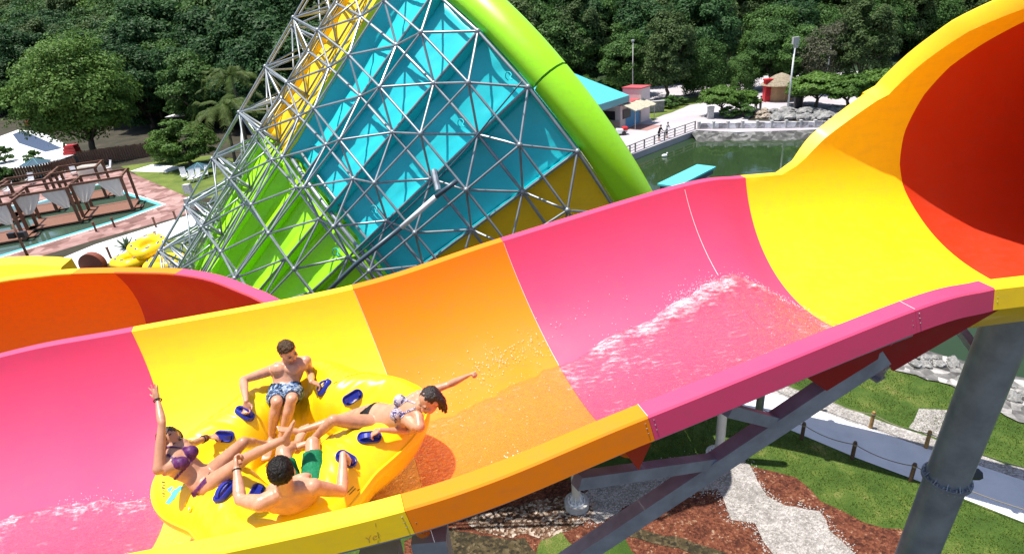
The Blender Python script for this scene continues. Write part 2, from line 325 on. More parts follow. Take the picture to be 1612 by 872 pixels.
def build_water():
    P = []; foam = []; qs = np.linspace(0, 7.04, 640); ne = 90
    for q in qs:
        e1 = water_edge(q) + 2.2 * mnoise.noise(Vector((q * 5, 0, 3))) + 1.2 * mnoise.noise(Vector((q * 17, 0, 9))); e0 = interp(q, [0, 3, 4, 5, 6, 7, 7.25], [-40, -40, -46, -50, -42, -24, -30]) + 2.5 * mnoise.noise(Vector((q * 9, 4, 3)))
        fr = chan(min(q, 7)) if q <= 7 else tubefr((q - 7) * 2.2); row = []
        for k in range(ne + 1):
            ph = e0 + (e1 - e0) * k / ne; w = V(q * 4.2, ph * .10, 0)
            h = .008 + .012 * (.5 + mnoise.noise(Vector((w[0] * 2.6, w[1] * 2.6, 0)))) + .012 * mnoise.noise(Vector((w[0] * 7, w[1] * 8, 5))) + .010 * mnoise.noise(Vector((w[0] * 16, w[1] * 18, 8)))
            crest = math.exp(-((e1 - ph - 3.2) / (2.6 + 3.2 * math.exp(-((q - 5.7) / .35) ** 2))) ** 2) * interp(q, [0, 2.6, 3, 4.4, 4.9, 5.3, 5.75, 6.2, 6.8, 7.2], [.3, .5, .25, .2, .3, .5, .8, .4, .2, .1])
            ed = min(1, (e1 - ph) / 1.2, (ph - e0) / 3); h = (h + .05 * crest * (1 + mnoise.noise(Vector((q * 22, ph * .4, 1))))) * max(ed, 0) + .003
            row.append(onarc(fr, R_(ph), RT - max(h, .003))); foam.append((.22 if q > 5 or q < 3 else .15) + .24 * crest + .12 * crest * mnoise.noise(Vector((q * 14, ph * .25, 5))) + .12 * mnoise.noise(Vector((q * 6, ph * .06, 7))) )
        P.append(row)
    o = MB().grid(P).build('slide_water', WATERM, None, smooth=True)
    a = o.data.attributes.new('foam', 'FLOAT', 'POINT'); a.data.foreach_set('value', foam)
    tag(o, 'thin sheet of rippling water running down the slide', 'water', kind='stuff'); return o
build_water()
FOAM = mat('white_spray', (.85, .87, .9), .25)
def spray():
    mb = MB(); tet = [V(1, 1, 1), V(1, -1, -1), V(-1, 1, -1), V(-1, -1, 1)]
    def drop(p, r):
        a = nrm(rng.normal(size=3)); b = nrm(np.cross(a, V(.3, .5, .8))); c = np.cross(a, b); v = [p + a * r, p - a * r, p + b * r, p - b * r, p + c * r, p - c * r]
        mb.add(v, [(0, 2, 4), (2, 1, 4), (1, 3, 4), (3, 0, 4), (2, 0, 5), (1, 2, 5), (3, 1, 5), (0, 3, 5)])
    def cloud(q0, q1, d0, d1, n, hmax, r):
        for _ in range(n):
            q = rng.uniform(q0, q1); ph = water_edge(q) + rng.normal() * d0 + d1; drop(surf(q, R_(ph), abs(rng.normal()) * hmax + .01), r * rng.uniform(.4, 1.3))
    cloud(5.2, 6.3, 2.2, -1, 140, .03, .0045); cloud(5.6, 5.95, 2.2, 0, 300, .05, .005); cloud(4.1, 5.0, 7, 8, 170, .02, .005); cloud(4.5, 5.0, 3, 12, 160, .02, .006)
    cloud(5.0, 5.5, 5, 12, 40, .02, .005); cloud(2.0, 3.0, 1.8, 0, 90, .03, .0045); cloud(6.2, 7, 1.4, 0, 160, .02, .0045); cloud(4.2, 7, 14, -20, 260, .012, .0045)
    cloud(4.35, 4.55, 3.5, -40, 500, .02, .007)
    o = mb.build('water_spray', FOAM); tag(o, 'white spray and droplets flung up along the water line', 'spray', kind='stuff')
spray()
# ================================================================= second slide (behind, left)
def second_slide():
    z = 12.5
    px = [(-420, 560), (-260, 505), (-120, 468), (0, 444), (54, 437), (101, 432), (169, 430), (225, 430.5), (273, 432.5), (327, 442), (377, 461), (404, 473), (450, 500), (500, 540)]
    pts = catmull(GL(px, z), 6); n = len(pts)
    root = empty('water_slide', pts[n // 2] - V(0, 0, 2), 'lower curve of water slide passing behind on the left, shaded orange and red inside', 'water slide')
    R2 = 2.0; fr = []
    for i in range(n):
        t = nrm(pts[min(i + 1, n - 1)] - pts[max(i - 1, 0)]); inn = V(t[1], -t[0], 0); fr.append((t, inn))
    xs = [proj(p)[0] for p in pts]
    def sect(a, b, m, lab, mlip):
        ids = [i for i in range(n) if a <= xs[i] <= b]
        if ids[-1] < n - 1: ids.append(ids[-1] + 1)
        loops = []; lips = []
        for i in ids:
            t, inn = fr[i]; p = pts[i]; L = []; r = R2; a0 = R_(122)
            c = p + inn * r * math.sin(a0) + V(0, 0, 1) * r * math.cos(a0)
            for k in range(27):
                ph = a0 - R_(165) * k / 26; L.append(c - inn * r * math.sin(ph) - V(0, 0, 1) * r * math.cos(ph))
            for k in range(27):
                ph = a0 - R_(165) * (26 - k) / 26; L.append(c - inn * (r + .03) * math.sin(ph) - V(0, 0, 1) * (r + .03) * math.cos(ph))
            loops.append(L); w = .26; u = V(0, 0, 1)
            lips.append([p + u * .003, p - inn * w + u * .02, p - inn * w - u * .2, p - inn * (w - .03) - u * .2, p - inn * (w - .03) - u * .02, p - inn * .005 - u * .03])
        o = MB().loft(loops).build('channel_section', m, root, smooth=True, fixn=True, sharp=35); tag(o, lab)
        tag(MB().loft(lips).build('rim_lip', mlip, root, fixn=True), lab.replace('section', 'rim'))
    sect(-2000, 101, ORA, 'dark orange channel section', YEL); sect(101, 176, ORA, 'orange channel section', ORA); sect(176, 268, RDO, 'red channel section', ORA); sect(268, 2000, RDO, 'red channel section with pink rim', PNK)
    for px_ in ((60, 440), (330, 445)):
        p = G(*px_, z); MB().tube([V(p[0], p[1] + .9, 0), V(p[0], p[1] + .9, z - 1.2)], .22, 16).build('support_column', STEEL, root, smooth=True)
second_slide()
# small slide piece beyond it (yellow strip at the left edge) and dark red hump
def yellow_far_slide():
    px = [(-420, 470), (-200, 436), (0, 418), (60, 417), (97, 420)]; z = 12.2
    pts = catmull(GL(px, z), 6); root = empty('water_slide', pts[10] - V(0, 0, 1), 'yellow slide section just behind the shaded curve at the left edge', 'water slide')
    loops = []
    for i, p in enumerate(pts):
        t = nrm(pts[min(i + 1, len(pts) - 1)] - pts[max(i - 1, 0)]); inn = V(t[1], -t[0], 0); u = V(0, 0, 1)
        loops.append([p + u * .0, p - inn * .3 + u * .1, p - inn * .34 - u * .3, p - inn * .30 - u * .32, p + inn * .3 - u * .35])
    MB().loft(loops).build('channel_section', YEL, root, smooth=False, fixn=True)
    p = pts[9]; MB().tube([V(p[0], p[1] + .1, 0), V(p[0], p[1] + .1, 11.9)], .2, 14).build('support_column', STEEL, root, smooth=True)
yellow_far_slide()

# ================================================================= funnel with space frame
FAp = CAM + ray((104.47882, 829.65289)) * 23.13; FAZ, FEL, FHA = R_(69.29), R_(27.55), R_(20.936)
FA = V(math.sin(FAZ) * math.cos(FEL), math.cos(FAZ) * math.cos(FEL), math.sin(FEL)); F1 = nrm(V(FA[1], -FA[0], 0)); F2 = np.cross(F1, FA); F2 = F2 if F2[2] > 0 else -F2
H0 = 23.52
def cone(h, an, off=0.0):
    an = R_(an); rd = math.cos(an) * F1 + math.sin(an) * F2; nn = math.cos(FHA) * rd - math.sin(FHA) * FA
    return FAp + FA * h + rd * h * math.tan(FHA) + nn * off
funnel = empty('funnel_slide', V(-3, 21, 0), 'huge funnel water slide of cyan, yellow and lime panels inside a steel space frame', 'funnel slide')
STEP = 360 / 26.; A0 = 20.0
def sector_col(k):
    k = k % 26
    if k in (0, 1, 2, 3): return CYA, 'cyan funnel panel'
    if k in (4, 5, 6): return YEL, 'bright yellow funnel panel'
    if k in (25, 24, 23, 22): return YEL, 'golden yellow funnel panel'
    return [(CYA, 'cyan funnel panel'), (YEF, 'golden yellow funnel panel')][(k // 4) % 2]
def flute(an):
    an = (an + 180) % 360 - 180; return 0. if an < 74 else interp(an, [74, 80, 96, 116, 150, 179], [.34, .55, .90, .90, .4, .2])
def fpanel(a0, a1, h0, h1, m, lab, corr=0):
    nA, nH = 20, 26; P = []
    for i in range(nA + 1):
        row = []
        for j in range(nH + 1):
            x = i / nA; off = -.10 * math.sin(math.pi * x) + (corr * max(0, math.sin(3 * math.pi * x)) if corr else 0)
            off += .035 * mnoise.noise(Vector((a0 * 3.1 + x * 4, j * .4, h0))) + .03 * mnoise.noise(Vector((a0 * 2.7 + x * 9, j * 1.1, h0)))
            aa = a0 + (a1 - a0) * x; row.append(cone(h0 + (h1 - h0) * j / nH, aa, off + flute(aa) * min(1, (h0 + (h1 - h0) * j / nH) / 14)))
        P.append(row)
    o = MB().grid(P, flip=True).build('funnel_panel', m, funnel, smooth=True); o['label'] = lab
    md = o.modifiers.new('thick', 'SOLIDIFY'); md.thickness = .04; md.offset = 1
HS = 16.75
for k in range(26):
    m, lab = sector_col(k); a0, a1 = A0 + STEP * k + .25, A0 + STEP * (k + 1) - .25
    fpanel(a0, a1, HS + .06, H0 - .02, m, lab, .13 if k in (4, 5, 6) else 0)
    fpanel(a0, a1, 4.5, HS - .06, GRN, 'lime green funnel panel')
def rib(an, h0, h1, m, hh=.34, w=.10):
    loops = []
    for j in range(2):
        h = h0 + (h1 - h0) * j; da = math.degrees(w / 2 / (h * math.tan(FHA)))
        fl_ = flute(an + .5) * min(1, h / 14); loops.append([cone(h, an - da, -.12), cone(h, an + da, -.12), cone(h, an + da, hh * (.5 if fl_ else 1) + fl_), cone(h, an - da, hh * (.5 if fl_ else 1) + fl_)])
    o = MB().loft(loops).build('panel_rib', m, funnel, fixn=True)
for k in range(26):
    an = A0 + STEP * k; m = sector_col(k)[0]; rib(an, HS, H0, m if k != 0 else CYA); rib(an, 4.5, HS - .3, GRN)
for hh, m in ((HS, STRUT), (10.5, GRN), (4.5, GRN)):       # ring flange with tube
    pts = [cone(hh, a, .22) for a in np.linspace(0, 360, 97)]; MB().tube(pts, .075, 8, cap=False).build('ring_beam', m if m is not STRUT else STRUT, funnel, smooth=True)
    pts = [cone(hh + .35, a, .12) for a in np.linspace(0, 360, 97)]
    if hh == HS: MB().tube(pts, .05, 8, cap=False).build('ring_beam', STRUT, funnel, smooth=True)
# rolled lime rim in separate panels
def rimpanel(a0, a1, grow):
    loops = []; n = max(6, int((a1 - a0) / 2))
    prof = [(x * .70, y * .66) for x, y in [(-.02, .02), (.05, .42), (.30, .60), (.62, .66), (.95, .60), (1.25, .42), (1.42, .16), (1.40, .12), (1.2, .36), (.95, .53), (.62, .59), (.3, .53), (.1, .36), (.04, .02)]]
    for i in range(n + 1):
        a = a0 + (a1 - a0) * i / n; rd = math.cos(R_(a)) * F1 + math.sin(R_(a)) * F2; b = cone(H0, a)
        loops.append([b + FA * x * grow + rd * y * grow for x, y in prof])
    mb = MB().loft(loops)
    if grow > 1.1:
        for l in (loops[0], loops[-1]): mb.add(l[:7], [tuple(range(7))])
    mb.build('rim_panel', GRN, funnel, smooth=True, fixn=True, sharp=50)
b = [33.6, 84, 134, 184, 234, 284, 331, 393.2]
for i in range(7): rimpanel(b[i] + (0 if i else 0), b[i + 1], 1.16) if i % 2 == 0 else rimpanel(b[i] - 1.5, b[i + 1] + 1.5, 1.0)
# space frame: inner nodes on the ribs, outer nodes between them
hin = [23.45, 21.65, 19.85, 18.05, 16.4, 14.7, 12.9, 11.1, 9.3]; hou = [22.4, 20.55, 18.65, 16.85, 15.0, 13.1, 11.25, 9.4]
def ooff(an):
    an = (an + 180) % 360 - 180; return interp(an, [0, 70, 82, 96, 112, 150], [.85, .85, 1.3, 2.0, 2.35, 2.0])
INN = [[cone(h, A0 + STEP * k, .36 + flute(A0 + STEP * k) * .9) for k in range(26)] for h in hin]; OUT = [[cone(h, A0 + STEP * (k + .5), ooff(A0 + STEP * (k + .5))) for k in range(26)] for h in hou]
segs = []
for i in range(len(hin)):
    for k in range(26):
        segs.append((INN[i][k], INN[i][(k + 1) % 26], .05))
        if i < len(hin) - 1: segs.append((INN[i][k], INN[i + 1][k], .039))
for i in range(len(hou)):
    for k in range(26):
        segs.append((OUT[i][k], OUT[i][(k + 1) % 26], .038))
        if i < len(hou) - 1: segs.append((OUT[i][k], OUT[i + 1][k], .036))
        for kk in (k, (k + 1) % 26): segs.append((OUT[i][k], INN[i][kk], .037)); segs.append((OUT[i][k], INN[i + 1][kk], .037))
segs = [s for s in segs if s[0][2] > .4 and s[1][2] > .4]
def inview(p):
    q = proj(p); return (V(p) - CAM) @ FW > 1 and -40 < q[0] < PW + 40 and -40 < q[1] < PH + 40
def visang(p):
    d = p - FAp; h = d @ FA; an = math.degrees(math.atan2(d @ F2, d @ F1)); return -8 < an < 118
vis = [s for s in segs if visang((s[0] + s[1]) / 2) and inview((s[0] + s[1]) / 2) and ((lambda q: q[1] < 460 - (q[0] - 340) * .30 + 20)(proj((s[0] + s[1]) / 2)))]
vis.sort(key=lambda s: -np.linalg.norm(proj(s[0]) - proj(s[1])) / 1.0)
big = vis[:100]; bigid = {id(s) for s in big}
for s in big: MB().tube([s[0], s[1]], s[2], 8).build('frame_strut', STRUT, funnel, smooth=True, sharp=50)
mb = MB()
for s in segs:
    if id(s) not in bigid: mb.tube([s[0], s[1]], s[2], 7)
o = mb.build('frame_strut', STRUT, funnel, smooth=True, sharp=50); o['kind'] = 'stuff'
nodes = [p for r in INN + OUT for p in r if p[2] > .4]; vn = [p for p in nodes if visang(p) and inview(p)]; vn.sort(key=lambda p: np.linalg.norm(p - CAM)); nb = vn[:100]; ids = {id(p) for p in nb}
proto_node = MB().ell((0, 0, 0), .085, nu=12, nv=8).build('frame_node', STRUT, funnel, smooth=True); proto_node.matrix_parent_inverse = funnel.matrix_basis.inverted(); proto_node.location = nb[0]
for p in nb[1:]:
    c = proto_node.copy(); COL.objects.link(c); c.location = p
mb = MB()
for p in nodes:
    if id(p) not in ids: mb.ell(p, .085, nu=8, nv=6)
o = mb.build('frame_node', STRUT, funnel, smooth=True); o['kind'] = 'stuff'
# chords of the deep outer truss on the far upper side
MID = [[cone(h, A0 + STEP * (k + .5), ooff(A0 + STEP * (k + .5)) * .45) for k in range(4, 9)] for h in hou]
for k in range(5):
    mb = MB()
    for i in range(len(hou)):
        if i < len(hou) - 1: mb.tube([MID[i][k], MID[i + 1][k]], .036, 6); mb.tube([MID[i][k], OUT[i + 1][k + 4]], .032, 6); mb.tube([MID[i + 1][k], OUT[i][min(k + 5, 25)]], .032, 6)
        mb.tube([MID[i][k], OUT[i][k + 4]], .034, 6)
        if k < 4: mb.tube([MID[i][k], MID[i][k + 1]], .034, 6)
    mb.build('truss_web', STRUT, funnel, smooth=True)
for k, kk in ((4, 5), (5, 6)):
    mb = MB()
    for i in range(len(hou)): mb.tube([cone(hou[i], A0 + STEP * (k + .5), .5), OUT[i][kk]], .05, 7)
    mb.build('truss_web', STRUT, funnel, smooth=True)
# feed pipe with its white length, hoses
def fhit(p, off):
    d = ray(p); ap = FAp - FA * off / math.sin(FHA); m = math.cos(FHA) ** 2; o = CAM - ap
    A = (d @ FA) ** 2 - m * (d @ d); B = 2 * ((d @ FA) * (o @ FA) - m * (d @ o)); Cc = (o @ FA) ** 2 - m * (o @ o); D = max(0, B * B - 4 * A * Cc)
    r = sorted([(-B - math.sqrt(D)) / (2 * A), (-B + math.sqrt(D)) / (2 * A)]); r = [t for t in r if t > 0 and (CAM + d * t - ap) @ FA > 0]; return CAM + d * r[0]
q = [fhit(p, 1.25) for p in ((505, 470), (560, 416), (632, 358), (686, 310), (719, 285))]
MB().tube(q[:3], .07, 12).build('feed_pipe', DARKPIPE, funnel, smooth=True); MB().tube(q[2:4], .075, 12).build('feed_pipe', WHITE, funnel, smooth=True)['label'] = 'white length of feed pipe'
MB().tube(q[3:], .07, 12).build('feed_pipe', DARKPIPE, funnel, smooth=True); MB().tube([fhit((690, 300), 1.1), fhit((683, 268), .9)], .09, 8).build('pipe_bracket', STEEL, funnel)
q2 = [fhit(p, .62) for p in ((560, 405), (640, 330), (720, 250), (770, 190), (822, 128))]; MB().tube(catmull(q2, 5), .022, 8).build('feed_pipe', DARKPIPE, funnel, smooth=True)
for (x, y) in ((588, 328), (725, 192), (800, 118), (528, 395)):
    L = [fhit((x + dx, y + dy), .5 + .12 * i) for i, (dx, dy) in enumerate(((0, 9), (-4, 4), (-3, -3), (2, -4), (5, 0), (3, 5), (6, 8)))]
    MB().tube(catmull(L, 5),   .014, 6).build('hose', CYA, funnel, smooth=True)
for h, an in ((22, -62), (22, -112), (14, -60), (14, -118), (8, -90)):
    p = cone(h, an, .6); MB().tube([p, V(p[0], p[1], 0)], .25, 12).build('support_column', STEEL, funnel, smooth=True)
# ================================================================= raft
from mathutils.bvhtree import BVHTree
RC = V(-2.28, 4.50, 12.90); RROT = R_(13); RTILT = .07
RAFTM = plastic('raft_vinyl', (.90, .60, .008), .24)
rx = V(math.cos(RROT), math.sin(RROT), RTILT); rx = nrm(rx); ry = nrm(V(-math.sin(RROT), math.cos(RROT), 0)); rz = np.cross(rx, ry)
def RL(x, y, z): return RC + rx * x + ry * y + rz * z
def raft_surface(nth=160):
    P = []
    for i in range(nth + 1):
        th = 2 * math.pi * i / nth; lb = (.5 + .5 * math.cos(4 * th)); s = lb ** 1.6; Ro = (1.13 + .25 * lb ** .8) * (1 - .085 * math.exp(-((th - math.pi) / .55) ** 2)); kk = Ro / 1.36
        seam = .05 * math.exp(-((math.sin(2 * th)) / .12) ** 2) * (1 if math.cos(4 * th) < 0 else 0)
        def m(a, b): return a + (b - a) * s
        sec = [(0, .14), (.30, .14), (.42, .17), (.49 * kk, m(.32, .26)), (.57 * kk, m(.55, .32)), (.70 * kk, m(.66, .36)), (.86 * kk, m(.70, .40)), (1.0 * kk, m(.69, .52)), (1.14 * kk, m(.63, .62)), (Ro - .08, m(.53, .57)), (Ro, m(.40, .45)), (Ro - .025, .31), (Ro - .13, .13), (Ro - .30, -.04), (.72, -.17), (.3, -.2), (0, -.2)]
        c = catmull([V(a, b) for a, b in sec], 5)
        P.append([RL(max(0, p[0]) * math.cos(th), max(0, p[0]) * math.sin(th), p[1] + .008 * math.sin(th * 60) * (1 if .55 < p[0] < 1.1 and p[1] > .2 else 0)) for p in c])
    return P
raft = empty('inflatable_raft', RC, 'yellow four-seat cloverleaf raft with blue handles carrying four riders down the slide', 'raft')
mb = MB(); P = raft_surface(); mb.grid(P); rb = mb.build('raft_body', RAFTM, raft, smooth=True, fixn=True)
bm = bmesh.new(); bm.from_mesh(rb.data); bmesh.ops.remove_doubles(bm, verts=bm.verts, dist=.0005); bmesh.ops.recalc_face_normals(bm, faces=bm.faces); bm.to_mesh(rb.data); RBVH = BVHTree.FromBMesh(bm); bm.free()
def rhit(p):
    d = nrm(ray(p)); h = RBVH.ray_cast(Vector(CAM), Vector(d)); 
    return (V(*h[0]), V(*h[1])) if h[0] is not None else (G(p[0], p[1], 13.5), V(0, 0, 1))
def rdrop(p):
    h = RBVH.ray_cast(Vector((p[0], p[1], 20)), Vector((0, 0, -1))); return V(*h[0]) if h[0] is not None else V(p[0], p[1], 13.3)
L = []
for i in range(161):
    th = 2 * math.pi * i / 160; lb = .5 + .5 * math.cos(4 * th); s = lb ** 1.6; Ro = (1.13 + .25 * lb ** .8) * (1 - .085 * math.exp(-((th - math.pi) / .55) ** 2)); L.append(RL((Ro - .012) * math.cos(th), (Ro - .012) * math.sin(th), (.43 + .04 * s)))
MB().tube(L, .014, 8, cap=False).build('piping', RAFTM, raft, smooth=True)
for k in range(4):      # welded seams in the hollows between lobes
    th = math.pi / 4 + k * math.pi / 2; c = RL(0, 0, 0)
    pts = [rdrop(RL(r * math.cos(th + .16 * math.sin(r * 5)), r * math.sin(th + .16 * math.sin(r * 5)), 0)) + V(0, 0, .002) for r in np.linspace(.52, 1.05, 24)]
    MB().tube(pts, .007, 6).build('welded_seam', RAFTM, raft, smooth=True)
def handle(pa, pb):
    a, na = rhit(pa); b, nb_ = rhit(pb); c, n = rhit(((pa[0] + pb[0]) / 2, (pa[1] + pb[1]) / 2)); d = nrm(b - a); n = nrm(n - d * (n @ d)); e = np.cross(n, d); l = np.linalg.norm(b - a) / 2
    l = min(max(l, .10), .16); w = .058; mb = MB(); lo = []
    def caps(l, w, k=20):
        o = []
        for i in range(k):
            t = 2 * math.pi * i / k; o.append((math.copysign(max(0, l - w), math.cos(t)) + w * math.cos(t), w * math.sin(t)))
        return o
    for (ll, ww, z) in ((l, w, -.02), (l, w, .018), (l - .006, w - .006, .024), (l - .018, w - .018, .014)): lo.append([c + d * x + e * y + n * z for x, y in caps(ll, ww)])
    mb.loft(lo); h = mb.build('handle', BLUE, raft, smooth=True, fixn=True, sharp=50)
    pts = [c + d * (l * .72 * math.cos(t)) + n * (.012 + .05 * math.sin(t)) for t in np.linspace(math.pi, 0, 11)]
    m2 = MB(); loops = []
    for i, p in enumerate(pts):
        t = nrm(pts[min(i + 1, 10)] - pts[max(i - 1, 0)]); u = np.cross(t, e); loops.append([p + e * .02 * x + u * .008 * y for x, y in ((-1, -1), (1, -1), (1, 1), (-1, 1))])
    m2.loft(loops); g = m2.build('grip', BLUE, h, fixn=True); return c + n * .06, d, n
HANDLES = [handle(*p) for p in (((373, 641), (398, 660)), ((518, 598), (503, 622)), ((540, 634), (570, 616)), ((562, 690), (601, 687)), ((530, 713), (560, 732)), ((398, 787), (410, 763)), ((340, 790), (368, 757)), ((338, 685), (369, 688)))]
for px in ((650, 624), (300, 800)):
    c, n = rhit(px); v = MB().tube([c - n * .004, c + n * .008], .026, 16).build('valve', RAFTM, raft); MB().tube([c + n * .008, c + n * .014], .012, 12).build('valve_cap', CONC, v)
# printed emblem and small print on the left lobe
EMB = mat('cyan_print', (.10, .55, .62), .4); PRN = mat('dark_print', (.10, .07, .02), .5)
def decal(poly, m, nm):
    vs = [rhit(p) for p in poly]; MB().add([a + n * .004 for a, n in vs], [tuple(range(len(poly)))]).build(nm, m, raft)
decal([(x + 9, y - 1) for x, y in [(252, 792), (262, 778), (254, 771), (262, 766), (268, 771), (275, 765), (280, 768), (272, 776), (268, 783), (258, 794)]], EMB, 'printed_emblem')
for (x0, y0, x1, y1) in ((247, 757, 252, 759), (248, 762, 253, 763), (247, 766, 252, 768), (249, 771, 253, 772), (248, 775, 252, 777), (249, 780, 253, 781)): decal([(x0 + 8, y0), (x1 + 8, y0 + 1), (x1 + 8, y1 + 1), (x0 + 8, y1)], PRN, 'small_print')
for (x0, y0, x1, y1) in ((545, 776, 556, 765), (549, 778, 559, 768), (562, 772, 565, 769)): decal([(x0, y0), (x1, y1), (x1 + 1, y1 + .8), (x0 + 1, y0 + .8)], PRN, 'small_print')

# ================================================================= people
def skin(name, col, dark):
    m = mat(name, col, .33, var=.14, vscale=14, spec=.45, bump=.04, bscale=60); b = m.node_tree.nodes['Principled BSDF']
    b.inputs['Subsurface Weight'].default_value = .12; b.inputs['Subsurface Radius'].default_value = (.03, .012, .006); b.inputs['Subsurface Scale'].default_value = .4; return m
SK1 = skin('fair_skin', (.54, .275, .175), 0); SK2 = skin('warm_skin', (.50, .255, .155), 0); SK3 = skin('tanned_skin', (.47, .235, .145), 0)
HAIRB = mat('dark_hair', (.016, .010, .008), .45, var=.3, vscale=40, bump=.5, bscale=90); HAIRL = mat('light_brown_hair', (.13, .070, .030), .5, var=.35, vscale=40, bump=.5, bscale=90); HAIRM = mat('wet_brown_hair', (.045, .020, .012), .4, var=.4, vscale=30, bump=.5, bscale=90)
EYE = mat('dark_eye', (.06, .04, .03), .3); LIP = mat('lips', (.38, .10, .09), .4); BROW = mat('eyebrow', (.12, .07, .045), .7); TEETH = mat('teeth', (.75, .72, .66), .35)
SHG = mat('green_shorts_fabric', (.012, .30, .13), .75, var=.15, vscale=8, bump=.3, bscale=25)
PUR = mat('purple_bikini_fabric', (.085, .018, .11), .5, col2=(.26, .06, .26), vscale=28); BLK = mat('black_bikini_fabric', (.012, .012, .014), .5)
def pattern(name, c1, c2, c3, scale):
    m = bpy.data.materials.new(name); m.use_nodes = True; nt = m.node_tree; b = nt.nodes['Principled BSDF']; b.inputs['Roughness'].default_value = .75
    tc = nt.nodes.new('ShaderNodeTexCoord'); n = nt.nodes.new('ShaderNodeTexNoise'); n.inputs['Scale'].default_value = scale; n.inputs['Detail'].default_value = 1.5; n.inputs['Distortion'].default_value = 1.4
    r = nt.nodes.new('ShaderNodeValToRGB'); r.color_ramp.interpolation = 'CONSTANT'; r.color_ramp.elements[0].color = (*c1, 1); r.color_ramp.elements[1].position = .45; r.color_ramp.elements[1].color = (*c2, 1)
    k = r.color_ramp.elements.new(.56); k.color = (*c3, 1)
    nt.links.new(tc.outputs['Object'], n.inputs['Vector']); nt.links.new(n.outputs['Fac'], r.inputs['Fac']); nt.links.new(r.outputs['Color'], b.inputs['Base Color']); return m
SHB = pattern('blue_white_patterned_fabric', (.02, .03, .07), (.10, .24, .50), (.62, .68, .74), 17)
DOT = pattern('white_spotted_fabric', (.10, .06, .25), (.72, .68, .74), (.72, .66, .72), 34)
def remesh(mb, name, m, parent, vox=.0075, it=4):
    me = bpy.data.meshes.new(name); me.from_pydata(mb.v, [], mb.f)
    bm = bmesh.new(); bm.from_mesh(me); bmesh.ops.recalc_face_normals(bm, faces=bm.faces); bm.to_mesh(me); bm.free()
    o = bpy.data.objects.new(name, me); COL.objects.link(o); r = o.modifiers.new('r', 'REMESH'); r.mode = 'VOXEL'; r.voxel_size = vox; sm = o.modifiers.new('s', 'SMOOTH'); sm.factor = .5; sm.iterations = it
    dg = bpy.context.evaluated_depsgraph_get(); m2 = bpy.data.meshes.new_from_object(o.evaluated_get(dg)); bpy.data.objects.remove(o); bpy.data.meshes.remove(me)
    m2.name = name; m2.materials.clear(); m2.materials.append(m); m2.polygons.foreach_set('use_smooth', [True] * len(m2.polygons))
    o = bpy.data.objects.new(name, m2); COL.objects.link(o)
    if parent is not None: o.parent = parent; o.matrix_parent_inverse = parent.matrix_basis.inverted()
    return o
def limb(mb, a, b, prof, n=14, bulge=None):
    """tapered limb; bulge shifts the middle of the limb sideways (calf, forearm)"""
    pts = []; rad = []
    for t, r in prof:
        p = a + (b - a) * t
        if bulge is not None: p = p + bulge * math.sin(math.pi * min(1, max(0, t)) ** .8)
        pts.append(p); rad.append(r)
    mb.tube(pts, rad, n); mb.ell(pts[0], rad[0] * .98); mb.ell(pts[-1], rad[-1] * .98)
def hand(mb, wr, d, n, sc=1.0, curl=.4, spread=.12, side=1):
    """palm, four fingers and thumb; d points along the hand, n out of its back"""
    d = nrm(d); n = nrm(n - d * (n @ d)); e = np.cross(n, d) * side
    ax = [e, n, d]; mb.ell(wr + d * .05 * sc, V(.040, .017, .058) * sc, ax, 12, 8); mb.ell(wr + d * .02 * sc, V(.028, .019, .04) * sc, ax, 10, 6)
    for i, (off, l) in enumerate(((-.030, .070), (-.010, .082), (.011, .078), (.030, .060))):
        b = wr + d * .085 * sc + e * off * sc; dd = nrm(d + e * (off / .03) * spread); pts = [wr + d * .05 * sc + e * off * .8 * sc, b]; ang = 0
        for s_ in (.42, .32, .26):
            ang += curl; pts.append(pts[-1] + (dd * math.cos(ang) - n * math.sin(ang)) * l * s_ * sc)
        mb.tube(pts, [.0105 * sc, .0105 * sc, .0098 * sc, .009 * sc, .0078 * sc], 8); mb.ell(pts[-1], .0078 * sc, nu=8, nv=6)
    b = wr + d * .025 * sc - e * .028 * sc; td = nrm(d * .75 - e * .75); pts = [b, b + td * .035 * sc, b + nrm(td - n * .35 * curl / .4 + d * .25) * .068 * sc]; mb.tube(pts, [.014 * sc, .012 * sc, .0085 * sc], 8); mb.ell(pts[-1], .0085 * sc, nu=8, nv=6)
def foot(mb, an, toe, upv, sc=1.0):
    d = nrm(toe - an); u = nrm(upv - d * (d @ upv)); e = np.cross(u, d); ax = [d, e, u]; L = .19 * sc
    heel = an - d * .035 * sc - u * .03 * sc; mb.ell(heel, V(.042, .033, .036) * sc, ax, 12, 8)
    loops = []
    for t, w, h, z in ((-.15, .028, .034, -.015), (.15, .036, .040, -.012), (.45, .040, .034, -.022), (.75, .047, .024, -.034), (.95, .045, .017, -.040), (1.0, .03, .010, -.043)):
        c = an + d * L * t + u * z * sc; loops.append([c + e * w * sc * math.cos(a) + u * h * sc * math.sin(a) for a in np.linspace(0, 2 * math.pi, 14, endpoint=False)])
    mb.loft(loops)
    for i in range(5):
        off = (-.034, -.017, 0, .016, .031)[i] * sc; r = (.013, .0095, .009, .0085, .008)[i] * sc; l = (.05, .047, .043, .038, .032)[i] * sc
        b = an + d * L * .93 + e * off - u * .040 * sc; mb.tube([b, b + d * l * .6, b + d * l - u * .004], [r, r, r * .85], 8); mb.ell(b + d * l - u * .004, r * .85, nu=8, nv=6)
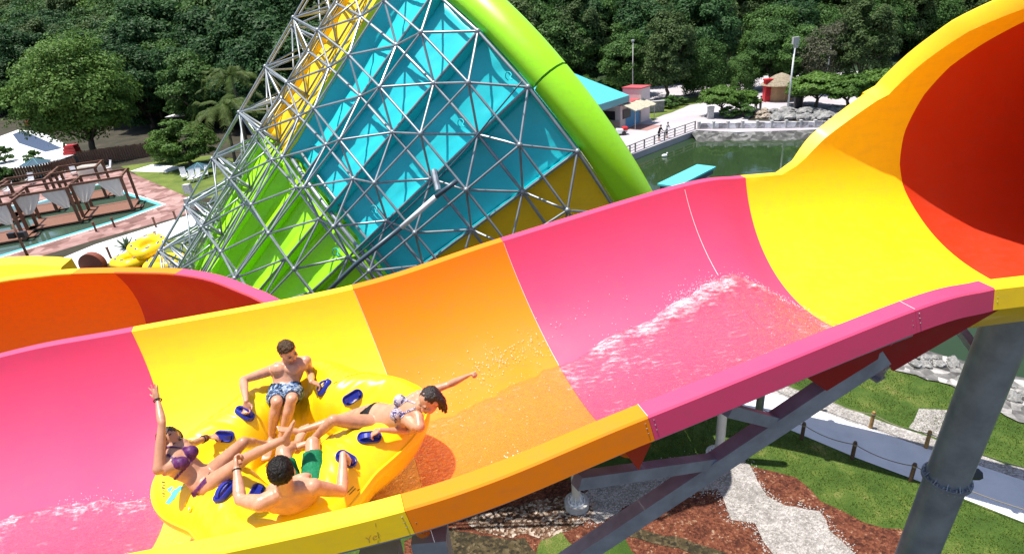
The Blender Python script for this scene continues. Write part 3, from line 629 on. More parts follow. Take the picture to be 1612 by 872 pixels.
def head(mb, c, fd, ud, sc=1.0, fem=False):
    fd = nrm(fd); ud = nrm(ud - fd * (fd @ ud)); e = np.cross(ud, fd); ax = [e, fd, ud]
    def at(x, y, z): return c + (e * x + fd * y + ud * z) * sc
    mb.ell(at(0, -.012, .028), V(.073, .094, .086) * sc, ax, 20, 14); mb.ell(at(0, .022, -.03), V(.060, .066, .074) * sc, ax, 16, 12)
    mb.ell(at(0, .040, -.078), V(.040 if not fem else .033, .040, .030) * sc, ax, 12, 8)
    for s in (-1, 1):
        mb.ell(at(s * .076, -.008, -.008), V(.010, .020, .031) * sc, ax, 10, 8); mb.ell(at(s * .036, .066, -.03), V(.024, .020, .022) * sc, ax, 10, 8)
        mb.ell(at(s * .030, .076, .024), V(.026, .012, .009) * sc, ax, 10, 6)
    mb.tube([at(0, .084, .012), at(0, .100, -.016), at(0, .104, -.024)], [.008 * sc, .0125 * sc, .014 * sc], 8); mb.ell(at(0, .098, -.027), V(.018, .013, .011) * sc, ax, 10, 6)
    mb.ell(at(0, .082, -.054), V(.026, .013, .012) * sc, ax, 10, 6)
    return at, ax
def face(at, ax, sc, parent, smile=False):
    for s in (-1, 1):
        MB().ell(at(s * .031, .081, .004), V(.0105, .006, .0045) * sc, ax, 10, 6).build('eye', EYE, parent, smooth=True)
        MB().tube([at(s * .014, .0905, .022), at(s * .032, .090, .028), at(s * .05, .078, .022)], [.0028 * sc, .0032 * sc, .002 * sc], 6).build('eyebrow', BROW, parent)
    m = MB().ell(at(0, .0945, -.055), V(.024, .0045, .008) * sc, ax, 12, 6).build('mouth', LIP, parent, smooth=True)
    if smile: MB().ell(at(0, .0975, -.0545), V(.019, .003, .0045) * sc, ax, 12, 6).build('teeth', TEETH, m, smooth=True)
def region(body, name, m, parent, fn, off=.006, thick=.006):
    """cloth cut from the body's own surface and lifted off it"""
    me = body.data; bm = bmesh.new(); bm.from_mesh(me); bm.verts.ensure_lookup_table()
    kill = [f for f in bm.faces if not fn(V(*f.calc_center_median()))]; bmesh.ops.delete(bm, geom=kill, context='FACES')
    if not bm.faces: bm.free(); return None
    bm.normal_update()
    for v in bm.verts:
        w = off(V(*v.co)) if callable(off) else off; v.co += v.normal * w
    ge = bmesh.ops.extrude_face_region(bm, geom=list(bm.faces)); vs_ = [x for x in ge['geom'] if isinstance(x, bmesh.types.BMVert)]
    m2 = bpy.data.meshes.new(name); bmesh.ops.recalc_face_normals(bm, faces=bm.faces); bm.to_mesh(m2); bm.free(); m2.materials.append(m); m2.polygons.foreach_set('use_smooth', [True] * len(m2.polygons))
    o = bpy.data.objects.new(name, m2); COL.objects.link(o); o.parent = parent; o.matrix_parent_inverse = parent.matrix_basis.inverted(); return o
def person(P, skinm, label, sc=1.0, fem=False, fat=1.0, hands={}, feet={}, smile=False, group=None):
    """P: joints pel, neck, head, face (dir), headup, fwd (chest direction), shL/R elL/R wrL/R hipL/R knL/R anL/R toeL/R"""
    mb = MB(); pel, neck = P['pel'], P['neck']; sp = nrm(neck - pel); f = nrm(P['fwd'] - sp * (P['fwd'] @ sp)); r = nrm(P['shR'] - P['shL']); r = nrm(r - sp * (r @ sp)); f = nrm(np.cross(sp, r)) * (1 if np.cross(sp, r) @ f > 0 else -1)
    Lt = np.linalg.norm(neck - pel); bend = -f * .03; k = sc * fat * 1.05
    W = [(-.12, .120, .085), (0, .152, .105), (.14, .150, .100), (.32, .122 if fem else .135, .085), (.5, .135 if fem else .152, .095), (.7, .150 if fem else .172, .108), (.86, .145 if fem else .168, .09), (.97, .085, .065), (1.04, .050, .05)]
    if fem: W[1] = (0, .158, .108)
    loops = []
    for t, w, d in W:
        c = pel + (neck - pel) * t + bend * math.sin(math.pi * min(1, max(0, t))); loops.append([c + r * w * k * math.cos(a) * (1 - .08 * abs(math.sin(a))) + f * d * k * math.sin(a) for a in np.linspace(0, 2 * math.pi, 24, endpoint=False)])
    mb.loft(loops)
    ax = [r, f, sp]
    if fem:
        for s in (-1, 1): mb.ell(pel + sp * Lt * .69 + r * s * .072 * k + f * .088 * k, V(.056, .050, .056) * k, ax)
    else:
        for s in (-1, 1): mb.ell(pel + sp * Lt * .74 + r * s * .075 * k + f * .072 * k, V(.080, .036, .056) * k, ax); mb.ell(pel + sp * Lt * .72 + r * s * .09 * k - f * .06 * k, V(.07, .04, .10) * k, ax)
    for s in (-1, 1): mb.ell(pel + r * s * .075 * k - f * .05 * k - sp * .02, V(.085, .08, .09) * k, ax)
    hc = P['head']; nb = neck - sp * .02
    mb.tube([nb - sp * .02, neck + (hc - neck) * .45, hc - P['headup'] * .03], [.062 * k, .052 * k * (.9 if fem else 1.05), .05 * k], 14)
    for s, sd in (('L', -1), ('R', 1)):
        sh, elb, wr = P['sh' + s], P['el' + s], P['wr' + s]; a = .88 if fem else 1.0
        mb.tube([neck - sp * .05 + r * sd * .02, (neck + sh) / 2 - sp * .005, sh], [.055 * k, .058 * k * a, .056 * k * a], 12)
        mb.tube([pel + sp * Lt * .78 + r * sd * .08, sh - sp * .03], [.08 * k * a, .06 * k * a], 12)
        mb.ell(sh, .060 * k * a)
        limb(mb, sh, elb, [(0, .056 * k * a), (.25, .053 * k * a), (.55, .049 * k * a), (.85, .040 * k * a), (1, .037 * k * a)])
        limb(mb, elb, wr, [(0, .038 * k * a), (.22, .043 * k * a), (.5, .037 * k * a), (.85, .027 * k * a), (1, .025 * k * a)])
        hp, kn, an = P['hip' + s], P['kn' + s], P['an' + s]; b_ = .98 if fem else 1.0
        limb(mb, hp, kn, [(0, .092 * k * b_), (.2, .088 * k * b_), (.55, .072 * k * b_), (.88, .057 * k * b_), (1, .054 * k * b_)], 16)
        tdir = nrm(kn - hp); cd = nrm(an - kn); back = tdir - cd * (tdir @ cd); back = nrm(back) if np.linalg.norm(back) > .1 else -nrm(V(0, 0, 1) - cd * cd[2])
        limb(mb, kn, an, [(0, .053 * k), (.12, .051 * k), (.32, .056 * k * a), (.6, .046 * k * a), (.88, .033 * k), (1, .033 * k)], 14, -back * .0 )
        mb.ell(kn + (an - kn) * .3 + (back * .016), V(.046, .046, .09) * k * a, [nrm(np.cross(cd, V(.3, .5, .8))), nrm(np.cross(cd, np.cross(cd, V(.3, .5, .8)))), cd])
        hd, hn, cu = hands.get(s, (wr - elb, V(0, 0, 1), .4)); hand(mb, wr, hd, hn, k * (.92 if fem else 1.0), cu, .45 if cu < .1 else .08, sd)
        toe = P['toe' + s]; foot(mb, an, toe, P.get('footup', V(0, 0, 1)), k * (.92 if fem else 1.02))
    at, hax = head(mb, hc, P['face'], P['headup'], sc * 1.10, fem)
    root = empty('person', pel - V(0, 0, .1), label, 'person', group)
    body = remesh(mb, 'body', skinm, root); face(at, hax, sc * 1.10, root, smile)
    return root, body, at, hax, (sp, f, r, Lt, k)
def shorthair(root, body, at, hax, sc, m, front=.02):
    e, fd, ud = hax
    c = at(0, 0, 0)
    def fn(p):
        x = p - c; return x @ ud > -.075 and np.linalg.norm(x) < .16 and ((x @ ud) > .055 - .0 + max(0, (x @ fd - .02)) * .45 or ((x @ fd) < -.005 and (x @ ud) > -.045 + .5 * max(0, (x @ fd + .05)) and abs(x @ e) < .082))
    return region(body, 'hair', m, root, fn, off=lambda p: .011 + .011 * mnoise.noise(Vector(p * 70)))
def longhair(root, at, hax, m, strands, sc=1.0):
    mb = MB(); e, fd, ud = hax; mb.ell(at(0, -.02, .036), V(.084, .098, .088) * sc, hax, 20, 14); mb.ell(at(0, -.05, -.02), V(.082, .068, .10) * sc, hax, 18, 12)
    for pts, r in strands:
        pts = catmull(pts, 5); n = len(pts)
        mb.tube(pts, [r * (1 - .65 * (i / (n - 1)) ** 1.5) for i in range(n)], 9)
    # keep the face clear
    o = remesh(mb, 'hair', m, root, .007, 2); bm = bmesh.new(); bm.from_mesh(o.data); c = at(0, 0, 0)
    kill = [v for v in bm.verts if (V(*v.co) - c) @ fd > .052 * sc and (V(*v.co) - c) @ ud < .062 * sc and (V(*v.co) - c) @ ud > -.13 and abs((V(*v.co) - c) @ e) < .066 * sc]
    bmesh.ops.delete(bm, geom=kill, context='VERTS')
    for v in bm.verts: v.co += v.normal * .006 * mnoise.noise(v.co * 60)
    bm.to_mesh(o.data); bm.free(); return o
def segd(p, a, b):
    ab = b - a; t = min(1, max(0, (p - a) @ ab / (ab @ ab))); return np.linalg.norm(p - a - ab * t), (p - a) @ ab / (ab @ ab)
def shorts(root, body, P, m, dims, leg=.62, off=.014):
    sp, f, r, Lt, k = dims; pel = P['pel']
    def fn(p):
        h = (p - pel) @ sp
        if any(segd(p, P['el' + s], P['wr' + s])[0] < .09 or segd(p, P['wr' + s], P['wr' + s] + (P['wr' + s] - P['el' + s]) * .7)[0] < .07 for s in 'LR'): return False
        if -.22 < h < .085 and np.linalg.norm((p - pel) - sp * h) < .24 and not any(segd(p, P['hip' + s], P['kn' + s])[1] > leg and segd(p, P['hip' + s], P['kn' + s])[0] < .12 for s in 'LR') and min(segd(p, P['kn' + s], P['an' + s])[0] for s in 'LR') > .08: return True
        for s in 'LR':
            d, t = segd(p, P['hip' + s], P['kn' + s])
            if d < .125 and -.3 < t < leg: return True
        return False
    return region(body, 'shorts', m, root, fn, off=lambda p: off + .005 * mnoise.noise(Vector(p * 22)))
def bikini(root, body, P, dims, mt, mbm):
    sp, f, r, Lt, k = dims; pel = P['pel']; ch = pel + sp * Lt * .69
    def arms(p): return any(segd(p, P['sh' + s] * .35 + P['el' + s] * .65, P['el' + s])[0] < .07 or segd(p, P['el' + s], P['wr' + s] + (P['wr' + s] - P['el' + s]) * .6)[0] < .07 for s in 'LR')
    def top(p):
        if arms(p): return False
        x = p - ch; h, w, d = x @ sp, x @ r, x @ f
        if d > .05 and any(abs(w - s * .072 * k) < .062 - max(0, h) * .55 and -.055 < h < .085 for s in (-1, 1)): return True
        if -.058 < h < -.040 and abs(w) < .19: return True
        return d > -.02 and any(abs(w - s * (.072 * k - (h - .06) * .35)) < .008 and .05 < h < .20 for s in (-1, 1))
    def bot(p):
        if arms(p): return False
        x = p - pel; h, w, d = x @ sp, x @ r, x @ f
        if abs(w) > .2 or h > .05 or h < -.2 or any(segd(p, P['hip' + s], P['kn' + s])[1] > .16 for s in 'LR'): return False
        if -.012 < h - .02 < .016: return True
        return abs(w) < .03 + max(0, h + .12) * (.62 if d > 0 else 1.0) and h < .036
    t = region(body, 'bikini_top', mt, root, top, off=.006); b = region(body, 'bikini_bottom', mbm, root, bot, off=.005); return t, b
Z = lambda p, z: G(p[0], p[1], z)
up = V(0, 0, 1)
# --- man at the back of the raft, facing the camera
P = {}; P['pel'] = Z((448, 617), 13.44); P['neck'] = JN((453, 569), P['pel'], .46, -1) * .45 + JN((453, 569), P['pel'], .46, 1) * .55
P['neck'] = Z((453, 569), P['neck'][2]); P['fwd'] = nrm(-ry + rx * .1); P['head'] = Z((453.5, 553), P['neck'][2] + .16) + P['fwd'] * .0
P['face'] = nrm(-ry * .8 + rx * .55 - up * .45); P['headup'] = nrm(up * .9 - ry * .35)
P['shR'] = P['neck'] + (-rx * .185 - up * .055 - P['fwd'] * .0); P['shL'] = P['neck'] + (rx * .185 - up * .055)
P['elR'] = JN((383, 598), P['shR'], .32, -1); P['wrR'] = HANDLES[0][0] + V(-.0, .03, .07); P['elL'] = JN((489, 588), P['shL'], .28, 1); P['wrL'] = HANDLES[1][0] + V(-.07, .0, .05)
P['hipR'] = P['pel'] - rx * .09 - up * .02 + P['fwd'] * .03; P['hipL'] = P['pel'] + rx * .09 - up * .02 + P['fwd'] * .03
P['knR'] = JN((436, 633), P['hipR'], .43, -1); P['knL'] = JN((459, 629), P['hipL'], .43, -1); P['anR'] = JN((427, 687), P['knR'], .41, 1); P['anL'] = JN((443, 687), P['knL'], .41, 1)
P['toeR'] = P['anR'] + nrm(V(-.05, -.8, -.25)); P['toeL'] = P['anL'] + nrm(V(.08, -.8, -.25))
hn0 = HANDLES[0][0] - P['wrR']; hn1 = HANDLES[1][0] - P['wrL']
root, body, at, hax, dm = person(P, SK1, 'bare-chested man in blue and white patterned shorts seated at the raft back', hands={'R': (hn0, V(0, .6, .8), .75), 'L': (hn1, V(0, .3, 1), .75)})
shorthair(root, body, at, hax, 1, HAIRL); shorts(root, body, P, SHB, dm, .80)
# --- woman on the right lobe, reclining, left arm raised
P = {}; P['pel'] = Z((588, 657), 13.56); P['neck'] = Z((659, 642), 13.80); P['fwd'] = nrm(up * .75 - ry * .45 - rx * .45); P['head'] = JN((677, 630), P['neck'], .175, -1)
P['face'] = nrm(-rx * .80 - ry * .45 - up * .28); P['headup'] = nrm(up * .9 - rx * .15)
sd = nrm(ry * .80 + up * .22 + rx * .12); P['shR'] = P['neck'] - sd * .165 - up * .04; P['shL'] = P['neck'] + sd * .165 - up * .02
P['elR'] = JN((645, 678), P['shR'], .27, 1); P['wrR'] = HANDLES[3][0] + V(.09, .02, .03); P['elL'] = JN((707, 605), P['shL'], .26, -1); P['wrL'] = JN((736, 591.5), P['elL'], .24, -1)
P['hipR'] = P['pel'] - ry * .085 - rx * .02; P['hipL'] = P['pel'] + ry * .085 - rx * .02; P['knR'] = JN((524, 661), P['hipR'], .41, -1); P['anR'] = JN((487, 697), P['knR'], .40, 1)
P['knL'] = JN((536, 659), P['hipL'], .40, 1); P['anL'] = JN((470, 679), P['knL'], .40, -1)
P['toeR'] = P['anR'] + nrm(-rx + up * .25); P['toeL'] = P['anL'] + nrm(-rx * .7 + up * .6); P['footup'] = nrm(up + rx * .6)
root, body, at, hax, dm = person(P, SK2, 'dark-haired woman in white spotted top and black bikini bottoms lying back with one arm raised', .97, True, .94, hands={'R': (HANDLES[3][0] - P['wrR'], V(0, 0, 1), .7), 'L': (P['wrL'] - P['elL'], V(0, .3, 1), 1.15)})
bikini(root, body, P, dm, DOT, BLK); hb = P['head']; bk = -P['face']
st = [([at(s * .055, -.03, .06), at(s * .085, -.05, -.03), at(s * .082, -.05, -.10), at(s * .07, -.03, -.16)], .034) for s in (-1, 1)] + [([at(x, -.06, .04), at(x * 1.1, -.080, -.05), at(x * 1.1, -.06, -.13), at(x, -.03, -.19)], .032) for x in (-.04, 0, .04)]
longhair(root, at, hax, HAIRB, st)
# --- woman on the left lobe, right arm straight up
P = {}; P['pel'] = Z((327, 756), 13.52); P['neck'] = JN((268, 714), P['pel'], .47, -1) * .5 + JN((268, 714), P['pel'], .47, 1) * .5; P['neck'] = Z((268, 714), P['neck'][2])
P['fwd'] = nrm(up * .55 - ry * .5 + rx * .55); P['head'] = JN((269, 692), P['neck'], .17, 1); P['face'] = nrm(rx * .72 - ry * .62 - up * .10); P['headup'] = nrm(up * .9 - rx * .25)
sd = nrm(-ry * .85 - rx * .35 - up * .05); P['shR'] = P['neck'] + sd * .155 - up * .01; P['shL'] = P['neck'] - sd * .155 - up * .04
P['elR'] = JN((255, 666), P['shR'], .29, 1); P['wrR'] = JN((248, 629), P['elR'], .24, 1); P['elL'] = JN((303, 698), P['shL'], .26, 1); P['wrL'] = HANDLES[7][0] + V(-.11, -.01, .03)
P['hipR'] = P['pel'] - ry * .085 + rx * .02; P['hipL'] = P['pel'] + ry * .085 + rx * .02; P['knR'] = JN((388, 720), P['hipR'], .41, -1); P['anR'] = JN((448, 691), P['knR'], .40, -1)
P['knL'] = JN((383, 696), P['hipL'], .40, -1); P['anL'] = JN((418, 699), P['knL'], .40, 1); P['toeR'] = P['anR'] + nrm(V(.35, .15, .8)); P['toeL'] = P['anL'] + nrm(rx + up * .25); P['footup'] = nrm(up * .8 - rx * .9)
root, body, at, hax, dm = person(P, SK3, 'laughing brown-haired woman in a purple bikini waving one hand high on the left side', .97, True, .92, hands={'R': (nrm(P['wrR'] - P['elR'] + up * .2), nrm(rx * .3 + ry), .03), 'L': (HANDLES[7][0] - P['wrL'], V(0, 0, 1), .6)}, smile=True)
bikini(root, body, P, dm, PUR, PUR)
st = [([at(s * .05, -.03, .06), at(s * .085, -.04, -.04), at(s * .09, -.06, -.12), at(s * .085, -.06, -.18)], .030) for s in (-1, 1)] + [([at(x, -.07, .04), at(x * 1.1, -.105, -.06), at(x * 1.1, -.10, -.16), at(x, -.09, -.22)], .03) for x in (-.04, 0, .04)] + [([at(-.04, .04, .10), at(-.078, .03, .05), at(-.095, .02, -.02), at(-.12, .0, -.06)], .014)]
longhair(root, at, hax, HAIRM, st)
BRC = mat('cord_bracelet', (.12, .03, .02), .7)
def bracelet(a, b, t, m=BRC, r=.030):
    p = a + (b - a) * t; d = nrm(b - a); e = nrm(np.cross(d, V(.2, .4, .9))); u = np.cross(d, e); MB().tube([p + (e * math.cos(x) + u * math.sin(x)) * r for x in np.linspace(0, 2 * math.pi, 17)], .006, 6, cap=False).build('bracelet', m, root)
bracelet(P['elR'], P['wrR'], .97, BLACK); bracelet(P['elL'], P['wrL'], .72); bracelet(P['elL'], P['wrL'], .8, BRC, .029); bracelet(P['elL'], P['wrL'], .58, BLACK, .033)
# --- man at the front, seen from behind
P = {}; P['pel'] = Z((478, 788), 13.40); P['neck'] = Z((450, 771), 13.84); P['fwd'] = nrm(ry + up * .15 - rx * .05); P['head'] = Z((443.5, 745), 14.03)
P['face'] = nrm(ry * .95 - rx * .1 - up * .30); P['headup'] = nrm(up * .95 + ry * .25 - rx * .08); sd = nrm(rx * .96 - up * .18 + ry * .12)
P['shR'] = P['neck'] + sd * .19 - up * .035; P['shL'] = P['neck'] - sd * .19 - up * .065; P['elL'] = JN((378, 787), P['shL'], .30, 1); P['wrL'] = JN((372.5, 738), P['elL'], .27, 1)
P['elR'] = JN((539, 774), P['shR'], .30, 1); P['wrR'] = HANDLES[4][0] + V(-.01, -.05, .07)
P['hipR'] = P['pel'] + rx * .09 + ry * .02; P['hipL'] = P['pel'] - rx * .09 + ry * .02; P['knR'] = JN((492, 697), P['hipR'], .46, 1); P['knL'] = JN((446, 712), P['hipL'], .45, 1)
P['anR'] = JN((503, 712), P['knR'], .42, 1); P['anL'] = JN((468, 698), P['knL'], .42, 1); P['toeR'] = P['anR'] + nrm(ry + rx * -.3); P['toeL'] = P['anL'] + nrm(ry + up * .2 + rx * .2)
root, body, at, hax, dm = person(P, SK1, 'dark-haired man in green shorts at the raft front, his back to us', 1.03, False, 1.06, hands={'L': (P['wrL'] - P['elL'], nrm(-rx - ry), 1.1), 'R': (HANDLES[4][0] - P['wrR'], V(.3, -.2, 1), .75)})
shorthair(root, body, at, hax, 1, HAIRB); shorts(root, body, P, SHG, dm, .80, .016); bracelet(P['elL'], P['wrL'], .96, BLACK, .031)
# ================================================================= steel supports
def pillar_axis():
    A = G(1597, 482, 12.85); d = ray((1443, 872)); k = (d[:2] @ (A - CAM)[:2]) / (d[:2] @ d[:2]); B = CAM + d * k
    return A, B
PA, PB = pillar_axis(); pd = nrm(PB - PA); foot_ = PA + pd * (PA[2] / -pd[2])
pil = empty('support_pillar', foot_, 'thick galvanised steel pillar with a bolted flange collar at the right', 'support pillar')
t_ = (PA[2] - 9.55) / (PA[2] - PB[2]); 
def atk(px, py, k): d = ray((px, py)); return CAM + d * (((bs - CAM) @ FW) * k)
def onpil(px, py):
    d = ray((px, py)); w = CAM - PA; a = d @ d; b_ = d @ pd; e_ = d @ w; f_ = pd @ w; s_ = (a * f_ - b_ * e_) / (a - b_ * b_); return PA + pd * s_
fl = onpil(1490, 752)
PILR = .285
STEELP = mat('weathered_galvanised_pillar', (.30, .335, .38), .42, .55, var=.22, vscale=2.2, bump=.04, bscale=14)
MB().tube([PA, fl - pd * .03], PILR, 40).build('upper_shaft', STEELP, pil, smooth=True, sharp=40); MB().tube([fl + pd * .03, foot_], PILR, 40).build('lower_shaft', STEELP, pil, smooth=True, sharp=40)
MB().tube([fl - pd * .03, fl - pd * .002], PILR + .055, 40).tube([fl + pd * .002, fl + pd * .03], PILR + .055, 40).build('flange_collar', STEELP, pil)
e_ = nrm(np.cross(pd, V(0, 1, 0))); u_ = np.cross(pd, e_)
for k in range(24):
    a = 2 * math.pi * k / 24; c = fl + (e_ * math.cos(a) + u_ * math.sin(a)) * (PILR + .03); MB().tube([c - pd * .065, c + pd * .065], .012, 6).build('bolt', STEEL, pil)
    if k % 2 == 0:
        q = (e_ * math.cos(a + .13) + u_ * math.sin(a + .13)); MB().loft([[fl - pd * .03 + q * (PILR - .01) + np.cross(pd, q) * s * .006, fl - pd * .03 + q * (PILR + .055) + np.cross(pd, q) * s * .006, fl - pd * .14 + q * (PILR - .01) + np.cross(pd, q) * s * .006] for s in (-1, 1)]).build('stiffener', STEELP, pil, fixn=True)
fb = onpil(1500, 742) + e_ * 0
bs = onpil(1548, 578); be = atk(1492, 492, 1.10); MB().beam(bs, be, .12, .10).build('brace', STEEL, pil)
q = G(1548, 746, fl[2] + .1); q = fl + nrm(CX - pd * (CX @ pd)) * (PILR + .10) - pd * .06
MB().tube([q - CX * .08, q + CX * .10], .09, 6).build('bracket_end', BLACK, pil)
MB().tube([V(foot_[0], foot_[1], 0), V(foot_[0], foot_[1], .4)], .75, 28).build('footing', CONC, pil)
# ---- steel framework below the near lip
fw_ = empty('steel_framework', G(900, 860, 0), 'dark grey steel beams bracing the underside of the slide at the bottom', 'steel framework')
def under(q, dn, inn): fr = chan(q); p = onarc(fr, -HALF); return p + lipdir(fr, -HALF) * (LIPW - inn) - V(0, 0, dn)
A_ = [under(q, .34, .22) for q in np.linspace(3.6, 6.15, 14)]
loops = []
for i, p in enumerate(A_):
    t = nrm(A_[min(i + 1, 13)] - A_[max(i - 1, 0)]); e2 = nrm(np.cross(t, up)); loops.append([p + e2 * .08 * x + V(0, 0, .065) * y for x, y in ((-1, -1), (1, -1), (1, 1), (-1, 1))])
MB().loft(loops).build('edge_beam', BEAM, fw_, fixn=True)
def ibeam(a, b, w, h, nm, lab=None, upv=(0, 0, 1)):
    a, b = V(a), V(b); t = nrm(b - a); e2 = nrm(np.cross(t, V(upv))); u2 = np.cross(e2, t); mb = MB(); L = np.linalg.norm(b - a); c = (a + b) / 2; ax = [t, e2, u2]
    mb.box(c, (L, .03, h - .05), ax); mb.box(c + u2 * (h / 2 - .0125), (L, w, .025), ax); mb.box(c - u2 * (h / 2 - .0125), (L, w, .025), ax)
    o = mb.build(nm, BEAM, fw_); 
    if lab: o['label'] = lab
    return o
pB1 = under(6.0, .55, .22); pB0 = G(862, 905, 11.7)
MB().beam(pB0, pB1, .15, .18).build('diagonal_brace', BEAM, fw_)
pm = pB0 + (pB1 - pB0) * .53
MB().beam(pm + V(0, 0, .06), under(4.75, .60, .25), .10, .12).build('cross_brace', BEAM, fw_)
MB().beam(pB0 + (pB1 - pB0) * .72, under(5.35, .5, .25), .09, .11).build('cross_brace', BEAM, fw_)
for (x, y, zz, w) in ((676, 838, 12.95, .30), (596, 868, 12.9, .34)):
    p = G(x, y, zz); mb = MB(); mb.box((p[0], p[1], zz / 2), (w, w * .7, zz)); mb.build('column', BEAM, fw_)
p = G(1392, 590, 12.75); ibeam(p + V(-.22, .42, .10), p, .16, .20, 'beam_stub')
# ---- footings with columns on the ground
def footing(px, lab, hcol, r=.5):
    p = G(*px); root = empty('footing_column', p, lab, 'column'); MB().tube([p, p + V(0, 0, .30)], r, 30).build('concrete_footing', CONC, root, smooth=True, sharp=40)
    MB().tube([p + V(0, 0, .30), p + V(0, 0, .34)], r * .72, 28).build('base_plate', WHITE, root); MB().tube([p + V(0, 0, .34), p + V(0, 0, hcol)], r * .36, 20).build('column_shaft', WHITE, root, smooth=True)
    for k in range(12):
        a = 2 * math.pi * k / 12; c = p + V(math.cos(a), math.sin(a), 0) * r * .6; MB().tube([c + V(0, 0, .34), c + V(0, 0, .42)], .022, 6).build('anchor_bolt', STEEL, root)
        if k % 2 == 0:
            d = V(math.cos(a + .26), math.sin(a + .26), 0); n = V(-d[1], d[0], 0) * .008; b0 = p + V(0, 0, .34)
            MB().loft([[b0 + d * r * .34 + n * s, b0 + d * r * .66 + n * s, b0 + d * r * .34 + V(0, 0, .3) + n * s] for s in (-1, 1)]).build('stiffener', WHITE, root, fixn=True)
footing((1131, 722), 'white column on a round concrete footing beside the gravel path', 9.8); footing((908, 797), 'white column on a round concrete footing amid mulch and spilled gravel', 8.6, .45)
# ---- enclosed tube of the ride running low behind the main slide (its shade falls across the walkway)
lt = [V(4.5, 21.3, 8.2), V(7.0, 20.1, 8.0), V(9.7, 18.75, 7.9), V(12.6, 16.95, 8.0), V(16, 14.6, 8.3), V(19.5, 12.4, 8.7)]
tb = empty('tube_slide', lt[2] - V(0, 0, 1.3), 'enclosed pink tube slide running low behind the big half-pipe', 'tube slide'); lc = catmull(lt, 8)
MB().tube(lc, 1.22, 28).build('tube_section', PNK, tb, smooth=True, sharp=50)
for i in (6, 18, 30): MB().tube([lc[i], lc[i] + (lc[i + 1] - lc[i]) * .15], 1.34, 28).build('joint_flange', PNK, tb)
for i in (8, 16): MB().tube([V(lc[i][0], lc[i][1], 0), lc[i] - V(0, 0, 1.1)], .16, 14).build('support_column', STEEL, tb, smooth=True)
# ---- rope fence posts
POSTM = mat('dark_post_wood', (.085, .045, .025), .7, var=.4, vscale=20); POSTY = mat('tan_post_wood', (.30, .17, .05), .7, var=.3, vscale=20); ROPE = mat('fence_rope', (.20, .17, .12), .8)
def post(px, lab, m, h=.86):
    p = G(*px); root = empty('rope_post', p, lab, 'post', 'rope fence posts along the concrete walkway')
    MB().tube([p, p + V(0, 0, h - .05), p + V(0, 0, h)], [.075, .07, .055], 12).build('post_shaft', m, root, smooth=True, sharp=40); MB().tube([p + V(0, 0, h - .16), p + V(0, 0, h - .10)], .085, 12).build('rope_ring', ROPE, root); return p + V(0, 0, h - .13)
near = [post(a, l, POSTM) for a, l in (((1192, 661), 'dark rope post half hidden by the slide, near side of walkway'), ((1262, 691), 'second dark rope post on the near edge of the walkway'), ((1341, 722), 'third dark rope post on the near edge, above the thin shadow'), ((1433, 757), 'dark rope post on the near edge just left of the pillar'))]
near += [post((1640, 838), 'dark rope post on the near edge right of the pillar', POSTM)]
far = [post(a, l, POSTY) for a, l in (((1208, 612), 'tan rope post on the far edge hidden below the slide'), ((1292, 646), 'yellowish rope post on the far edge of the walkway'), ((1370, 674), 'middle tan rope post on the far edge of the walkway'), ((1457, 705), 'tan rope post on the far edge beside the gravel patch'))]
far += [post((1640, 770), 'tan rope post on the far edge right of the pillar', POSTY)]
for L_, lab in ((near, 'sagging rope strung along the near posts of the walkway'), (far, 'sagging rope strung along the far posts of the walkway')):
    pts = []
    for a, b in zip(L_[:-1], L_[1:]):
        for k in range(10): t = k / 10; pts.append(a + (b - a) * t - V(0, 0, .16 * 4 * t * (1 - t)))
    pts.append(L_[-1]); tag(MB().tube(pts, .017, 6).build('rope', ROPE, None, smooth=True), lab, 'rope')
# ================================================================= ground
def groundmat(name, stops, scale, bump=.3, bscale=60, rough=.9, detail=8, vor=0):
    m = bpy.data.materials.new(name); m.use_nodes = True; nt = m.node_tree; b = nt.nodes['Principled BSDF']; b.inputs['Roughness'].default_value = rough; b.inputs['Specular IOR Level'].default_value = .25
    N = nt.nodes.new; L = nt.links.new; tc = N('ShaderNodeTexCoord'); n = N('ShaderNodeTexNoise'); n.inputs['Scale'].default_value = scale; n.inputs['Detail'].default_value = detail; n.inputs['Roughness'].default_value = .7
    r = N('ShaderNodeValToRGB'); el = r.color_ramp.elements; el[0].position, el[0].color = stops[0][0], (*stops[0][1], 1); el[1].position, el[1].color = stops[-1][0], (*stops[-1][1], 1)
    for p, c in stops[1:-1]: k = el.new(p); k.color = (*c, 1)
    L(tc.outputs['Object'], n.inputs['Vector']); n2 = N('ShaderNodeTexNoise'); n2.inputs['Scale'].default_value = bscale; n2.inputs['Detail'].default_value = 4; L(tc.outputs['Object'], n2.inputs['Vector'])
    mx = N('ShaderNodeMath'); mx.operation = 'MULTIPLY_ADD'; mx.inputs[1].default_value = .45
    if vor:
        v = N('ShaderNodeTexVoronoi'); v.inputs['Scale'].default_value = vor; L(tc.outputs['Object'], v.inputs['Vector']); sp = N('ShaderNodeSeparateColor'); L(v.outputs['Color'], sp.inputs[0]); L(sp.outputs[0], mx.inputs[0])
        ht = v.outputs['Distance']
    else: L(n2.outputs['Fac'], mx.inputs[0]); ht = n2.outputs['Fac']
    sb = N('ShaderNodeMath'); sb.operation = 'SUBTRACT'; sb.inputs[1].default_value = .22; L(n.outputs['Fac'], sb.inputs[0]); L(sb.outputs[0], mx.inputs[2])
    L(mx.outputs[0], r.inputs['Fac']); L(r.outputs['Color'], b.inputs['Base Color'])
    bp = N('ShaderNodeBump'); bp.inputs['Strength'].default_value = bump; bp.inputs['Distance'].default_value = .05; L(ht, bp.inputs['Height']); L(bp.outputs['Normal'], b.inputs['Normal']); return m
